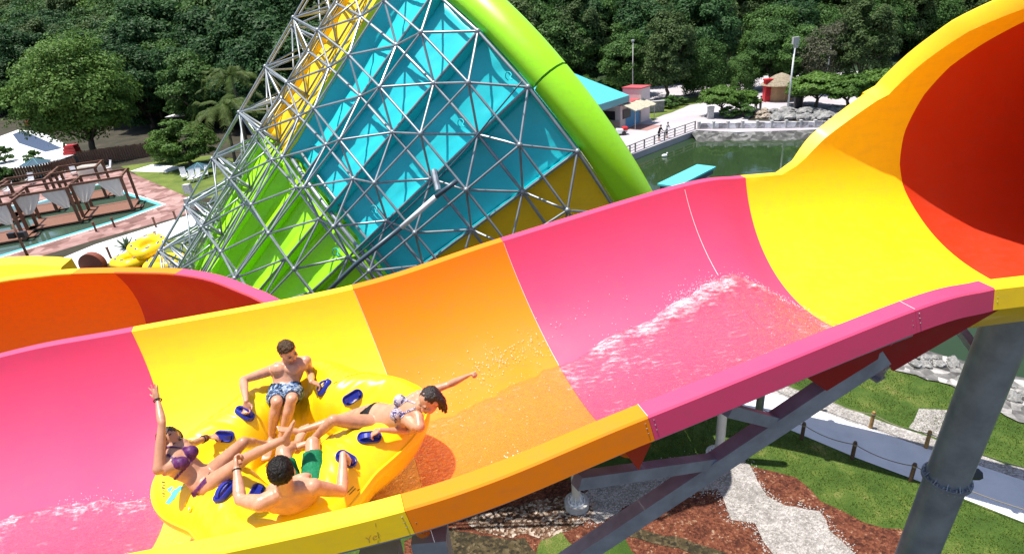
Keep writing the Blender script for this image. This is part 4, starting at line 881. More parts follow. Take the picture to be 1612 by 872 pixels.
GRASS = groundmat('lawn_grass', [(.28, (.030, .060, .008)), (.48, (.046, .088, .011)), (.60, (.085, .125, .020)), (.72, (.20, .18, .06))], .55, 1.0, 22)
EARTH = groundmat('forest_floor', [(.3, (.018, .020, .011)), (.55, (.042, .036, .022)), (.75, (.085, .070, .046))], .35, .5, 9)
GRAVEL = groundmat('pale_gravel', [(.25, (.20, .185, .17)), (.5, (.30, .28, .26)), (.75, (.46, .43, .41))], 1.2, 1.0, 30, vor=17)
MULCH = groundmat('brown_mulch', [(.25, (.045, .013, .007)), (.5, (.115, .034, .017)), (.72, (.18, .062, .030)), (.82, (.30, .20, .13))], 1.5, 1.0, 30, vor=14)
MIXG = groundmat('mulch_with_spilled_gravel', [(.30, (.05, .026, .014)), (.46, (.13, .065, .035)), (.60, (.30, .23, .17)), (.78, (.50, .44, .38))], 1.1, 1.0, 30, vor=12)
DITCH = groundmat('damp_dark_soil', [(.3, (.02, .016, .009)), (.6, (.06, .045, .02)), (.8, (.12, .09, .05))], 2, .8, 20, vor=10)
PATHM = groundmat('pale_concrete_walk', [(.25, (.50, .51, .53)), (.5, (.60, .61, .62)), (.75, (.68, .68, .68))], .7, .12, 30, .8)
PLAZA = groundmat('plaza_concrete', [(.25, (.30, .27, .29)), (.5, (.38, .35, .37)), (.75, (.46, .43, .45))], .12, .1, 20, .8)
PAVER = groundmat('reddish_pavers', [(.25, (.13, .065, .055)), (.5, (.24, .13, .115)), (.75, (.36, .23, .21))], .35, .2, 8, .85, vor=.9)
BANK = groundmat('grey_bank_stone', [(.3, (.04, .04, .038)), (.55, (.085, .085, .08)), (.78, (.20, .195, .19))], .8, .8, 8, vor=1.6)
HILLM = groundmat('wooded_hill_floor', [(.3, (.010, .022, .008)), (.6, (.022, .045, .014)), (.8, (.04, .06, .02))], .2, .5, 5)
BANKN = groundmat('pond_rim_stone', [(.3, (.05, .048, .045)), (.52, (.16, .155, .15)), (.72, (.42, .40, .38))], .9, .9, 8, vor=2.2)
def sheet(name, poly, z, m, sub=None, kind='structure'):
    mb = MB(); mb.add([(p[0], p[1], z) for p in poly], [tuple(range(len(poly)))])
    o = mb.build(name, m); bm = bmesh.new(); bm.from_mesh(o.data); bmesh.ops.triangulate(bm, faces=bm.faces, ngon_method='EAR_CLIP')
    for f in bm.faces:
        if f.normal.z < 0: f.normal_flip()
    bm.to_mesh(o.data); bm.free(); return tag(o, kind=kind)
def wob(poly, amp, step=.5, seed=0):
    """resample an outline and roughen it so loose material has an uneven edge"""
    out = []; n = len(poly)
    for i in range(n):
        a, b = V(poly[i][0], poly[i][1]), V(poly[(i + 1) % n][0], poly[(i + 1) % n][1]); k = max(1, int(np.linalg.norm(b - a) / step))
        for j in range(k):
            p = a + (b - a) * j / k; d = amp * V(mnoise.noise(Vector((p[0] * 1.3, p[1] * 1.3, seed))) + .5 * mnoise.noise(Vector((p[0] * 4, p[1] * 4, seed))), mnoise.noise(Vector((p[0] * 1.3, p[1] * 1.3, seed + 9))) + .5 * mnoise.noise(Vector((p[0] * 4, p[1] * 4, seed + 5)))); out.append(p + d)
    return out
S_ = 1500
sheet('ground', [(-S_, -200), (S_, -200), (S_, S_), (-S_, S_)], 0, EARTH)
sheet('lawn', [(-9, 7), (30, 7), (34, 15), (24, 19.5), (20.5, 22), (18, 24.5), (12, 30), (-2, 44), (-14, 30)], .010, GRASS)
# walkway, gravel and mulch at lower right
sheet('walkway', GL([(1120, 600), (1227, 622), (1333, 663), (1463, 707.5), (1612, 757), (1800, 820), (1800, 905), (1612, 823), (1452, 760), (1349, 721.5), (1196, 657), (1100, 618)]), .030, PATHM)
sheet('walkway_verge', wob(GL([(1190, 592), (1250, 612), (1335, 642), (1400, 668), (1462, 690), (1612, 738), (1800, 800), (1800, 820), (1612, 758), (1463, 708), (1333, 664), (1227, 623), (1120, 601), (1120, 575)]), .12), .020, GRAVEL)
sheet('gravel_patch', wob(GL([(1446, 643), (1500, 646), (1520, 660), (1480, 692), (1430, 674), (1438, 660)]), .12), .024, GRAVEL)
mul = [(1172, 731), (1219, 742), (1255, 752), (1292, 790), (1359, 821), (1420, 832), (1470, 900), (1500, 990), (600, 990), (640, 850), (760, 790), (860, 760), (1000, 735), (1090, 726)]
sheet('mulch_bed', wob(GL(mul), .14), .020, MULCH)
grv = [(1090, 722), (1151, 719), (1178, 731), (1192, 758), (1206, 779), (1235, 797), (1290, 804), (1307, 834), (1349, 876), (1400, 960), (1300, 960), (1219, 874), (1197, 850), (1190, 826), (1151, 818), (1146, 800), (1140, 784), (1126, 772), (1085, 776), (1036, 778), (985, 800), (940, 826), (900, 800), (930, 770), (1010, 742)]
sheet('gravel_path', wob(GL(grv), .15, .35), .030, GRAVEL)
sheet('spilled_gravel', wob(GL([(735, 815), (790, 800), (880, 780), (935, 790), (930, 815), (860, 850), (790, 842), (745, 835)]), .25, .3), .034, MIXG)
sheet('mulch_bed', wob(GL([(700, 835), (760, 845), (830, 852), (850, 880), (700, 900)]), .2, .3), .036, DITCH)
sheet('ditch', wob(GL([(965, 832), (1000, 832), (1060, 845), (1110, 860), (1190, 885), (1200, 905), (1120, 880), (1050, 860), (985, 845)]), .12, .3), .038, DITCH)
sheet('grass_patch', wob(GL([(850, 850), (885, 838), (910, 862), (985, 850), (1010, 880), (960, 930), (830, 930)]), .2, .3), .040, GRASS)
# ---- pond
WAT = bpy.data.materials.new('pond_water'); WAT.use_nodes = True; nt = WAT.node_tree; b = nt.nodes['Principled BSDF']; b.inputs['Base Color'].default_value = (.022, .042, .016, 1); b.inputs['Roughness'].default_value = .04; b.inputs['IOR'].default_value = 1.33
n = nt.nodes.new('ShaderNodeTexNoise'); n.inputs['Scale'].default_value = .9; n.inputs['Detail'].default_value = 4; bp = nt.nodes.new('ShaderNodeBump'); bp.inputs['Strength'].default_value = .035; bp.inputs['Distance'].default_value = .1
tc = nt.nodes.new('ShaderNodeTexCoord'); nt.links.new(tc.outputs['Object'], n.inputs['Vector']); nt.links.new(n.outputs['Fac'], bp.inputs['Height']); nt.links.new(bp.outputs['Normal'], b.inputs['Normal'])
pond = [G(1097, 209), G(985, 253), G(940, 272), G(905, 300), V(6, 38, 0), V(12, 31, 0), G(1350, 518), G(1455, 552), G(1520, 571), G(1600, 595), G(1760, 640), V(60, 8, 0), V(110, 20, 0), V(110, 70, 0), G(1500, 196), G(1292, 209), G(1160, 213)]
sheet('pond', [(p[0], p[1]) for p in pond], .06, WAT)
sheet('pond_bank', wob([tuple(q[:2]) for q in GL([(1330, 512), (1350, 518), (1455, 552), (1520, 571), (1600, 595), (1760, 640), (1760, 715), (1600, 662), (1510, 615), (1410, 582), (1330, 552)])], .2, .4), .075, BANKN)
# plaza slab, raised above the water
PZ = .8
dk = [G(1097, 205, PZ), G(1040, 226, PZ), G(985, 247, PZ), G(930, 268, PZ), G(880, 292, PZ)]
fb_ = [G(1097, 205, PZ), G(1160, 208.5, PZ), G(1290, 204, PZ), G(1500, 190, PZ)]
plz = [(p[0], p[1]) for p in dk[::-1]] + [(p[0], p[1]) for p in fb_] + [(150, 70), (170, 150), (-20, 150), (-2, 60)]
mb = MB().prism(plz, .0, PZ); tag(mb.build('plaza', PLAZA), kind='structure')
# sloping bank of rough stone below the far wall
a, b_ = fb_[0], fb_[2]
mb = MB(); rows = []
for k in range(60):
    t = k / 59; p = G(1085 + 215 * t, 206 + 3 * math.sin(t * math.pi) - 3 * t, PZ); w = 1.9 + .8 * mnoise.noise(Vector((k * .3, 0, 0))) + (1.3 if t < .2 else 0)
    rows.append([V(p[0], p[1] + .05, PZ + .004), V(p[0], p[1] - w * .5, .5 + .12 * mnoise.noise(Vector((k * .6, 2, 0)))), V(p[0], p[1] - w, .02)])
tag(mb.grid(rows, flip=True).build('pond_bank', BANK, None, fixn=False), kind='structure')
GRASSF = groundmat('far_lawn', [(.3, (.05, .08, .012)), (.55, (.11, .15, .025)), (.75, (.16, .19, .04))], .3, .3, 8)  # grass colour of the lawns by the plaza and pool
sheet('lawn', wob(GL([(1003, 178), (1035, 160), (1100, 152), (1125, 158), (1085, 166), (1035, 186), (1030, 190)], PZ), .4, 2), PZ + .012, GRASSF)
sheet('lawn', wob(GL([(1186, 176), (1215, 172), (1400, 178), (1400, 196), (1180, 190)], PZ), .4, 2), PZ + .012, EARTH)
sheet('forest_floor', [(-30, 118), (18, 108), (30, 116), (44, 122), (60, 112), (170, 100), (170, 160), (-30, 160)], PZ + .02, HILLM)
# hill behind everything
mb = MB(); P = []
def hill0(x): return 132 if x > -50 else 132 + (-50 - x) * .75
for i in range(41):
    row = []
    for j in range(25):
        x = -330 + 660 * i / 40; y = 122 + 330 * j / 24; z = max(0, (y - hill0(x))) * .30 + 5 * mnoise.noise(Vector((x * .012, y * .012, 0))) * min(1, max(0, y - hill0(x) + 8) / 60) + (.3 * min(1, max(0, y - hill0(x) + 8) / 10)) - .06 * (y < hill0(x) - 8); row.append((x, y, z - .05))
    P.append(row)
tag(mb.grid(P, flip=True).build('hill', HILLM, None, smooth=True), kind='structure')
def hillz(x, y): return max(0, (y - hill0(x))) * .30 + 5 * mnoise.noise(Vector((x * .012, y * .012, 0))) * min(1, max(0, y - hill0(x) + 8) / 60)

# ================================================================= pond side objects
def railing():
    pts = [G(1094, 203.5, PZ), G(1062, 215, PZ), G(1030, 227, PZ), G(1000, 239, PZ), G(982, 246.5, PZ), G(940, 263, PZ), G(890, 285, PZ)]; root = empty('railing', pts[2], 'grey wooden railing along the edge of the raised plaza above the pond', 'railing')
    M_ = mat('weathered_rail', (.34, .30, .28), .8, var=.2, vscale=3)
    line = catmull(pts, 4)[::2]
    for i in range(len(line) - 1):
        a, b_ = line[i], line[i + 1]; MB().box(a + V(0, 0, .52), (.16, .16, 1.04)).build('rail_post', M_, root)
        for h, w in ((.98, .10), (.62, .06), (.28, .06)): MB().beam(a + V(0, 0, h), b_ + V(0, 0, h), .06, w).build('rail', M_, root)
        t = nrm(b_ - a); n_ = nrm(V(-t[1], t[0], 0)); mb = MB()
        MB().beam(a - V(0, 0, .12), b_ - V(0, 0, .12), .12, .22).build('deck_edge', M_, root)
railing()
def stonewall():
    M_ = groundmat('pale_stone_panels', [(.3, (.22, .21, .21)), (.5, (.55, .53, .54)), (.75, (.75, .73, .74))], 1.2, .8, 5, vor=1.3); root = empty('stone_wall', G(1200, 203, PZ), 'low pale stone parapet with short posts along the far bank', 'low wall'); K = 9
    for k in range(K):
        x0, x1 = 1100 + 205 * k / K, 1100 + 205 * (k + 1) / K; a, b_ = G(x0, 203 - 2.5 * k / K, PZ), G(x1, 203 - 2.5 * (k + 1) / K, PZ)
        MB().beam(a + V(0, 0, .42), b_ + V(0, 0, .34), .35, .68).build('wall_panel', M_, root); MB().box(a + V(0, 0, .45), (.3, .45, .95)).build('wall_post', CONC, root)
    MB().box(G(1305, 200, PZ) + V(0, 0, .45), (.3, .45, .95)).build('wall_post', CONC, root)
stonewall()
ROCK = groundmat('boulder_stone', [(.3, (.10, .10, .095)), (.55, (.24, .235, .225)), (.75, (.40, .39, .37))], .7, .7, 3)
ROCKT = groundmat('tan_boulder_stone', [(.3, (.16, .13, .10)), (.55, (.34, .28, .22)), (.75, (.48, .42, .34))], .7, .7, 3)
def rockmesh(seed):
    bm = bmesh.new(); bmesh.ops.create_icosphere(bm, subdivisions=3, radius=1)
    for v in bm.verts:
        n_ = v.co.normalized(); v.co = n_ * (1 + .35 * mnoise.noise(n_ * 1.2 + Vector((seed * 7, 0, 0))) + .16 * mnoise.noise(n_ * 3 + Vector((0, seed * 5, 0)))); v.co.z = max(v.co.z * .72, -.35)
    me = bpy.data.meshes.new('boulder'); bm.to_mesh(me); bm.free(); return me
RM = [rockmesh(i) for i in range(5)]
for m_ in RM: m_.materials.append(ROCK)
def rock(p, r, label, group, k, tan=False):
    me = RM[k % 5]
    if tan: me = me.copy(); me.materials.clear(); me.materials.append(ROCKT)
    o = bpy.data.objects.new('boulder', me); COL.objects.link(o); place(o, V(p) + V(0, 0, .2 * r), k * 1.7, (r, r * .85, r * .9)); return tag(o, label, 'boulder', group)
for k in range(24):
    x = 1222 + 100 * (k % 12) / 11 + rng.uniform(-4, 4); y = 180 + 9 * (k // 12) - 3.0 * (k % 12) / 11 + rng.uniform(-2, 2); rock(G(x, y, PZ), rng.uniform(.55, 1.15), 'grey boulder in the rough row behind the low stone wall', 'grey boulders behind the low wall', k)
for k in range(9): rock(G(1183 + rng.uniform(0, 26), 174 + rng.uniform(0, 14), PZ), rng.uniform(.4, .8), 'tan boulder in the rock pile beside the light pole', 'tan boulders in the rock pile', k, True)
_bk = [G(a, b_) for a, b_ in ((1400, 548), (1440, 562), (1480, 576), (1520, 590), (1560, 610), (1600, 625), (1620, 640))]
for k in range(34):
    t = rng.uniform(0, 5.99); a, b_ = _bk[int(t)], _bk[int(t) + 1]; p = a + (b_ - a) * (t % 1) + V(rng.normal() * .35, rng.normal() * .35, 0); rock((p[0], p[1], .05), rng.uniform(.14, .34), 'grey rock on the near bank of the pond behind the pillar', 'grey rocks on the near pond bank', k)
# hut
hc = G(1226, 157.5, PZ); hut = empty('thatched_hut', hc, 'small round tan hut with a grey thatched roof by the forest', 'hut'); TAN = mat('tan_plaster', (.36, .22, .11), .85, var=.1); THATCH = mat('grey_thatch', (.23, .19, .13), .9, var=.35, vscale=4, bump=.6, bscale=12)
MB().tube([hc, hc + V(0, 0, 2.6)], 1.95, 10).build('wall', TAN, hut); 
rl = [];
for r, z in ((2.9, 2.35), (2.75, 2.5), (1.85, 3.15), (.85, 3.7), (.12, 3.95)): rl.append([hc + V(r * math.cos(a) * (1 + .03 * math.sin(7 * a)), r * math.sin(a), z) for a in np.linspace(0, 2 * math.pi, 24, endpoint=False)])
MB().loft(rl).build('roof', THATCH, hut); MB().box(hc + V(1.15, -1.55, 1.2), (.9, .25, 1.6)).build('doorway', BLACK, hut)
bp_ = G(1206, 160, PZ); bt = empty('red_booth', bp_, 'narrow bright red upright booth beside the thatched hut', 'booth'); MB().box(bp_ + V(0, 0, 1.55), (.95, .9, 3.1)).build('cabinet', REDP, bt); MB().box(bp_ + V(0, 0, 3.2), (1.15, 1.1, .2)).build('cap', REDP, bt); MB().box(bp_ + V(0, -.47, 1.7), (.6, .04, 1.8)).build('front_panel', mat('dark_red_panel', (.35, .012, .015), .4), bt)
# lamp poles
lp = G(1239, 180, PZ); pole = empty('light_pole', lp, 'tall pale light pole with a box lamp at the top, behind the boulders', 'light pole'); MB().tube([lp, lp + V(0, 0, 9.2)], [.13, .09], 12).build('mast', WHITE, pole, smooth=True); MB().box(lp + V(0, 0, 9.3), (.75, .45, .85)).box(lp + V(.1, -.05, 8.6), (.5, .35, .4)).build('lamp_head', CONC, pole)
lp = G(1297, 150, PZ); pole = empty('light_pole', lp, 'thin bare pole rising behind the umbrella-shaped trees', 'pole'); MB().tube([lp, lp + V(0, 0, 7.0)], [.13, .1], 10).build('mast', WHITE, pole, smooth=True)
MB().tube([lp + V(0, 0, 7.0), lp + V(0, 0, 7.12)], .16, 10).build('cap', WHITE, pole)
lp = G(996, 158, PZ); pole = empty('light_pole', lp, 'thin dark mast in front of the forest behind the kiosk', 'pole'); MB().tube([lp, lp + V(0, 0, 9.5)], [.1, .07], 10).build('mast', CONC, pole, smooth=True); MB().box(lp + V(0, 0, 9.6), (.4, .3, .3)).build('lamp_head', WHITE, pole)
bn = G(1256, 170, PZ); bin_ = empty('litter_bin', bn, 'dark round litter bin under the umbrella-shaped trees', 'bin'); MB().tube([bn, bn + V(0, 0, .2), bn + V(0, 0, 1.4)], [.5, .6, .6], 16).build('drum', BLACK, bin_); MB().ell(bn + V(0, 0, 1.45), (.62, .62, .35)).build('lid', BLACK, bin_, smooth=True)
pc = G(1118, 187, PZ); o = empty('bollard', pc, 'square grey stone bollard at the left end of the low wall', 'bollard'); MB().box(pc + V(0, 0, .75), (.75, .6, 1.5)).build('block', CONC, o); MB().box(pc + V(0, 0, 1.55), (.85, .7, .12)).build('cap', CONC, o)
# kiosk with turquoise roof
kz = PZ; TURQ = mat('turquoise_roof', (.10, .52, .56), .45, var=.06, vscale=2); TEAL = mat('teal_fascia', (.13, .33, .36), .6)
B_ = G(990, 150, kz + 4.2); A_ = G(926, 170, kz + 4.2); dv = nrm(V(B_[0] - A_[0], B_[1] - A_[1], 0)); back = nrm(V(-dv[1], dv[0], 0)); LR = 26.0; DR = 22.0
_d = ray((868, 102)); AP = CAM + _d * (((B_ + back * 12.5 - CAM) @ back) / (_d @ back)); RH = AP[2] - B_[2]; kc = B_ - dv * 3 + back * 3; kc[2] = kz
kio = empty('kiosk_building', kc, 'open food kiosk with a large turquoise metal roof beside the plaza', 'kiosk')
A0_ = B_ - dv * LR; C_ = B_ + back * DR; D_k = A0_ + back * DR; AP2 = AP - dv * 5
def slab(poly, nm, m, th=.05): MB().loft([poly, [p - V(0, 0, th) for p in poly]]).build(nm, m, kio, fixn=True)
slab([A0_, B_, AP, AP2], 'roof_slope', TURQ); slab([B_, C_, AP], 'roof_slope', TURQ); slab([C_, D_k, AP2, AP], 'roof_slope', TURQ); slab([D_k, A0_, AP2], 'roof_slope', TURQ)
for k in range(1, 60):
    x = LR * k / 60; a_ = A0_ + dv * x; e1 = (B_ - a_) @ dv; hp_ = (AP - B_) @ dv; dep = (AP - B_) @ back; f = min(1, e1 / max(.1, -hp_), (x) / 9.0); MB().beam(a_ + V(0, 0, .02), a_ + back * dep * f + V(0, 0, RH * f + .02), .06, .05).build('roof_seam', TURQ, kio)
MB().beam(A0_ - V(0, 0, .45) - back * .05, B_ - V(0, 0, .45) - back * .05, .10, .85).build('fascia', TEAL, kio); MB().beam(B_ - V(0, 0, .45) + dv * .05, C_ - V(0, 0, .45) + dv * .05, .10, .85).build('fascia', TEAL, kio)
KW = mat('kiosk_white_wall', (.62, .52, .50), .8, var=.06); KB = mat('kiosk_blue_wall', (.10, .30, .52), .7); KR = mat('kiosk_red_roof', (.42, .06, .07), .7)
def kp(x, y, z): return B_ + dv * x + back * y + V(0, 0, z)
MB().box(kp(-13, 13, -2.1), (20, 14, 4.1), [dv, back, up]).build('wall', KW, kio)
for x in (-14, -8, -.8): MB().box(kp(x, .8, -2.15), (.35, .35, 3.9), [dv, back, up]).build('support_post', KW, kio)
# snack stall in front of it
c0 = G(977, 203.6, kz); c1 = G(1006, 193, kz); sy = nrm(c1 - c0); sx = nrm(V(sy[1], -sy[0], 0)); sx = sx if sx[0] > 0 else -sx; SL_ = np.linalg.norm(c1 - c0); SA = [sx, sy, up]; SH = 3.1
st_ = empty('snack_stall', c0, 'white and blue snack stall with dark serving hatches, red roof and awning', 'stall')
def sp_(x, y, z): return c0 + sx * x + sy * y + V(0, 0, z)
MB().box(sp_(-2.6, SL_ / 2, SH / 2), (5.2, SL_, SH), SA).build('wall', KW, st_); MB().box(sp_(-2.6, SL_ / 2, SH + .07), (5.4, SL_ + .2, .14), SA).build('roof', KR, st_)
MB().box(sp_(-1.95, -.03, 1.75), (2.2, .12, 1.15), SA).build('serving_hatch', BLACK, st_); MB().box(sp_(-2.6, -.16, 1.08), (5.2, .34, .10), SA).build('counter', CONC, st_); MB().box(sp_(-2.6, -.04, .5), (5.15, .08, .98), SA).build('skirting_panel', mat('pinkish_panel', (.58, .38, .33), .7), st_)
MB().box(sp_(.04, SL_ * .62, 1.15), (.10, SL_ * .72, 2.3), SA).build('side_wall', KB, st_); MB().box(sp_(.06, SL_ * .30, 1.85), (.12, SL_ * .40, 1.2), SA).build('serving_hatch', BLACK, st_)
MB().box(sp_(-1.2, SL_ + 1.2, 2.3), (3.0, 2.4, 4.6), SA).build('upper_block', KW, st_); MB().box(sp_(-1.2, SL_ + 1.2, 4.66), (3.2, 2.6, .14), SA).build('roof', KR, st_)
aw = MB(); AWN = mat('straw_awning', (.38, .35, .26), .9, var=.2, vscale=4); aw.grid([[sp_(.05 + 2.2 * i / 6, .1 + (SL_ + .6) * j / 10, 3.05 - .65 * (i / 6) ** 1.3 + .05 * math.sin(j * 2)) for j in range(11)] for i in range(7)]); o = aw.build('awning', AWN, st_); md = o.modifiers.new('t', 'SOLIDIFY'); md.thickness = .12
for y in (.3, SL_ + .5): MB().tube([sp_(2.1, y, 0), sp_(2.1, y, 2.45)], .05, 8).build('awning_pole', CONC, st_)
sc_ = c0
rg = sheet('plaza_mat', [(q[0], q[1]) for q in (sp_(.6, .2, 0), sp_(4.0, .2, 0), sp_(4.2, SL_ * .8, 0), sp_(.6, SL_ * .8, 0))], PZ + .016, mat('reddish_matting', (.30, .16, .14), .9))
w_ = G(1016, 179, PZ); lw = empty('retaining_wall', w_, 'short grey stone retaining wall in front of the small lawn', 'wall'); MB().box(w_ + V(0, 0, .8), (5.6, .45, 1.6)).build('masonry', ROCK, lw); MB().box(w_ + V(0, 0, 1.66), (5.8, .6, .12)).build('coping', CONC, lw)
# cart and bins on the plaza
ca = G(970, 213, PZ); ct_ = empty('kart', ca, 'small white and red kart parked on the plaza by the funnel rim', 'kart'); wm = mat('cart_white', (.7, .7, .7), .3)
lo = []
for x, w, z0, z1 in ((-1.3, .35, .35, .55), (-.8, .55, .25, .75), (.2, .6, .25, .8), (.9, .58, .25, .7), (1.4, .4, .35, .6)): lo.append([ca + V(x, -w, z0), ca + V(x, w, z0), ca + V(x, w * .8, z1), ca + V(x, -w * .8, z1)])
MB().loft(lo).build('body', wm, ct_, fixn=True); MB().box(ca + V(1.15, 0, .78), (.6, 1.0, .35)).build('seat', REDP, ct_)
for x in (-.8, .9):
    for y in (-.6, .6): MB().tube([ca + V(x, y - .1, .28), ca + V(x, y + .1, .28)], .28, 14).build('wheel', BLACK, ct_)
MB().tube([ca + V(-.1, -.3, .75), ca + V(-.2, -.3, 1.1), ca + V(-.2, .3, 1.1), ca + V(-.1, .3, .75)], .04, 6).build('handlebar', BLACK, ct_)
def tiny_person(p, label, top, bottom, face_dir, lean=.0, sc=1.0, group=None, hairm=HAIRB):
    p = V(p); f = nrm(face_dir); r = np.cross(f, up); root = empty('person', p, label, 'person', group); mb = MB()
    hip = p + up * .92 * sc; ch = hip + (up * .50 + f * lean) * sc; hd = ch + (up * .26 + f * lean * .4) * sc
    lo = [[c + r * w * sc * math.cos(a) + f * d * sc * math.sin(a) for a in np.linspace(0, 2 * math.pi, 16, endpoint=False)] for c, w, d in ((hip - up * .08, .15, .1), (hip + up * .05, .16, .11), (hip * .5 + ch * .5, .14, .10), (ch - up * .02, .19, .11), (ch + up * .08, .08, .07))]
    mb.loft(lo); mb.ell(hd, V(.085, .1, .12) * sc, [r, f, up]); mb.tube([ch, hd], .05 * sc, 8); mb.ell(hd + f * .1 * sc - up * .01, .018 * sc, nu=8, nv=6)
    for s in (-1, 1):
        h = hip + r * s * .09 * sc; kn = p + r * s * .1 * sc + up * .48 * sc + f * .04 * sc; an = p + r * s * .11 * sc + up * .08 * sc
        limb(mb, h, kn, [(0, .085 * sc), (1, .055 * sc)], 10); limb(mb, kn, an, [(0, .052 * sc), (.3, .055 * sc), (1, .036 * sc)], 10); mb.ell(an + f * .07 * sc - up * .03 * sc, V(.04, .11, .04) * sc, [r, f, up])
        sh = ch + r * s * .19 * sc; el = sh - up * .27 * sc + f * .1 * sc + r * s * .04 * sc; wr = el + f * .22 * sc - up * .04 * sc
        limb(mb, sh, el, [(0, .052 * sc), (1, .038 * sc)], 10); limb(mb, el, wr, [(0, .038 * sc), (1, .026 * sc)], 10); hand(mb, wr, f, up, sc, .4, .1, s)
    body = remesh(mb, 'body', SK3, root, .012, 2)
    region(body, 'shirt', top, root, lambda q: .02 < (q - hip) @ up < .56 * sc and not any(segd(q, ch + r * s * .19 * sc - up * .2 * sc, ch + r * s * .23 * sc - up * .5 + f * .3)[0] < .07 and (q - ch) @ f > .12 for s in (-1, 1)), .012)
    region(body, 'trousers', bottom, root, lambda q: .35 * sc < (q - p) @ up < .93 * sc and abs((q - hip) @ r) < .2 * sc and (q - hip) @ f < .16, .012)
    region(body, 'hair', hairm, root, lambda q: (q - hd) @ up > .03 * sc - (.1 if (q - hd) @ f < 0 else 0), .012)
WSH = mat('white_shirt', (.72, .72, .74), .8); DSH = mat('dark_shirt', (.02, .02, .025), .8); JNS = mat('dark_trousers', (.03, .035, .05), .8); KHK = mat('khaki_trousers', (.42, .36, .27), .8)
rd = nrm(V(.6, -.8, 0))
tiny_person(G(1037, 222, PZ), 'person in dark clothes leaning on the plaza railing', DSH, JNS, rd, .18, 1.1); tiny_person(G(1049, 217.5, PZ), 'person in a white shirt leaning on the plaza railing', WSH, JNS, rd, .12, 1.1)
tiny_person(G(1189, 177, PZ), 'person in dark shirt and khaki trousers standing left among the rocks near the red booth', DSH, KHK, V(-.4, -1, 0), .02, 1.1); tiny_person(G(1196, 176, PZ), 'taller person in dark shirt standing right beside another near the red booth', DSH, KHK, V(.6, -1, 0), .02, 1.2)
# turquoise floating platform in the pond
a, b_ = G(1050, 293, 1.2), G(1112, 262, 1.2); tq = empty('floating_platform', (a + b_) / 2, 'long turquoise platform standing in the pond beyond the pink slide rim', 'platform'); t = nrm(b_ - a); n_ = nrm(V(t[1], -t[0], 0))
MB().box((a + b_) / 2, (np.linalg.norm(b_ - a), 2.0, .18), [t, n_, up]).build('deck', TURQ, tq)
MB().box((a + b_) / 2 - V(0, 0, .35), (np.linalg.norm(b_ - a) - .5, 1.7, .5), [t, n_, up]).build('underside', DARKPIPE, tq)
for k in (-.4, .4): MB().tube([(a + b_) / 2 + t * np.linalg.norm(b_ - a) * k - up * 1.2, (a + b_) / 2 + t * np.linalg.norm(b_ - a) * k - up * .6], .18, 12).build('pile', CONC, tq)
duck = G(1046, 247, .06); dk_ = MB().ell(duck + V(0, 0, .12), (.34, .2, .2)).ell(duck + V(.3, 0, .38), (.11, .09, .1)).tube([duck + V(.22, 0, .15), duck + V(.28, 0, .36)], .06, 8); tag(remesh(dk_, 'waterbird', WHITE, None, .03, 2), 'white waterbird floating on the dark pond below the railing', 'bird')

# ================================================================= left: pool area
sheet('lawn', wob(GL([(190, 262), (330, 245), (400, 255), (420, 300), (330, 312), (280, 312)]), .4, 2), .012, GRASSF)
sheet('pool_deck', GL([(-200, 360), (0, 300), (60, 285), (140, 262), (205, 272), (300, 312), (305, 335), (150, 378), (10, 420), (-200, 480)]), .014, PAVER)
sheet('white_path', GL([(60, 422), (150, 385), (300, 338), (360, 330), (420, 345), (420, 375), (300, 375), (200, 404), (100, 440), (20, 460)]), .020, PATHM)
sheet('lawn', wob(GL([(245, 382), (290, 372), (330, 390), (280, 425), (230, 420)]), .3, 1), .024, GRASSF)
sheet('white_slab', GL([(205, 270), (240, 259), (292, 263), (262, 272)]), .028, WHITE)
POOLW = mat('pool_water_green', (.05, .085, .06), .06, spec=.5); POOLR = mat('pool_edge_turquoise', (.12, .48, .58), .4)
poolp = GL([(-60, 352), (-30, 330), (60, 318), (160, 288), (206, 304), (262, 322), (200, 345), (60, 388), (-60, 425)])
cpo = sum(poolp) / len(poolp)
def offs(poly, k): return [(p[0] + (cpo[0] - p[0]) * k, p[1] + (cpo[1] - p[1]) * k) for p in poly]
sheet('pool_coping', offs(poolp, 0), .030, WHITE); sheet('pool_edge', offs(poolp, .025), .036, POOLR); sheet('pool_water', offs(poolp, .085), .042, POOLW)
CURT = leafmat('white_curtain', (.70, .66, .60), (.80, .76, .70), .5)
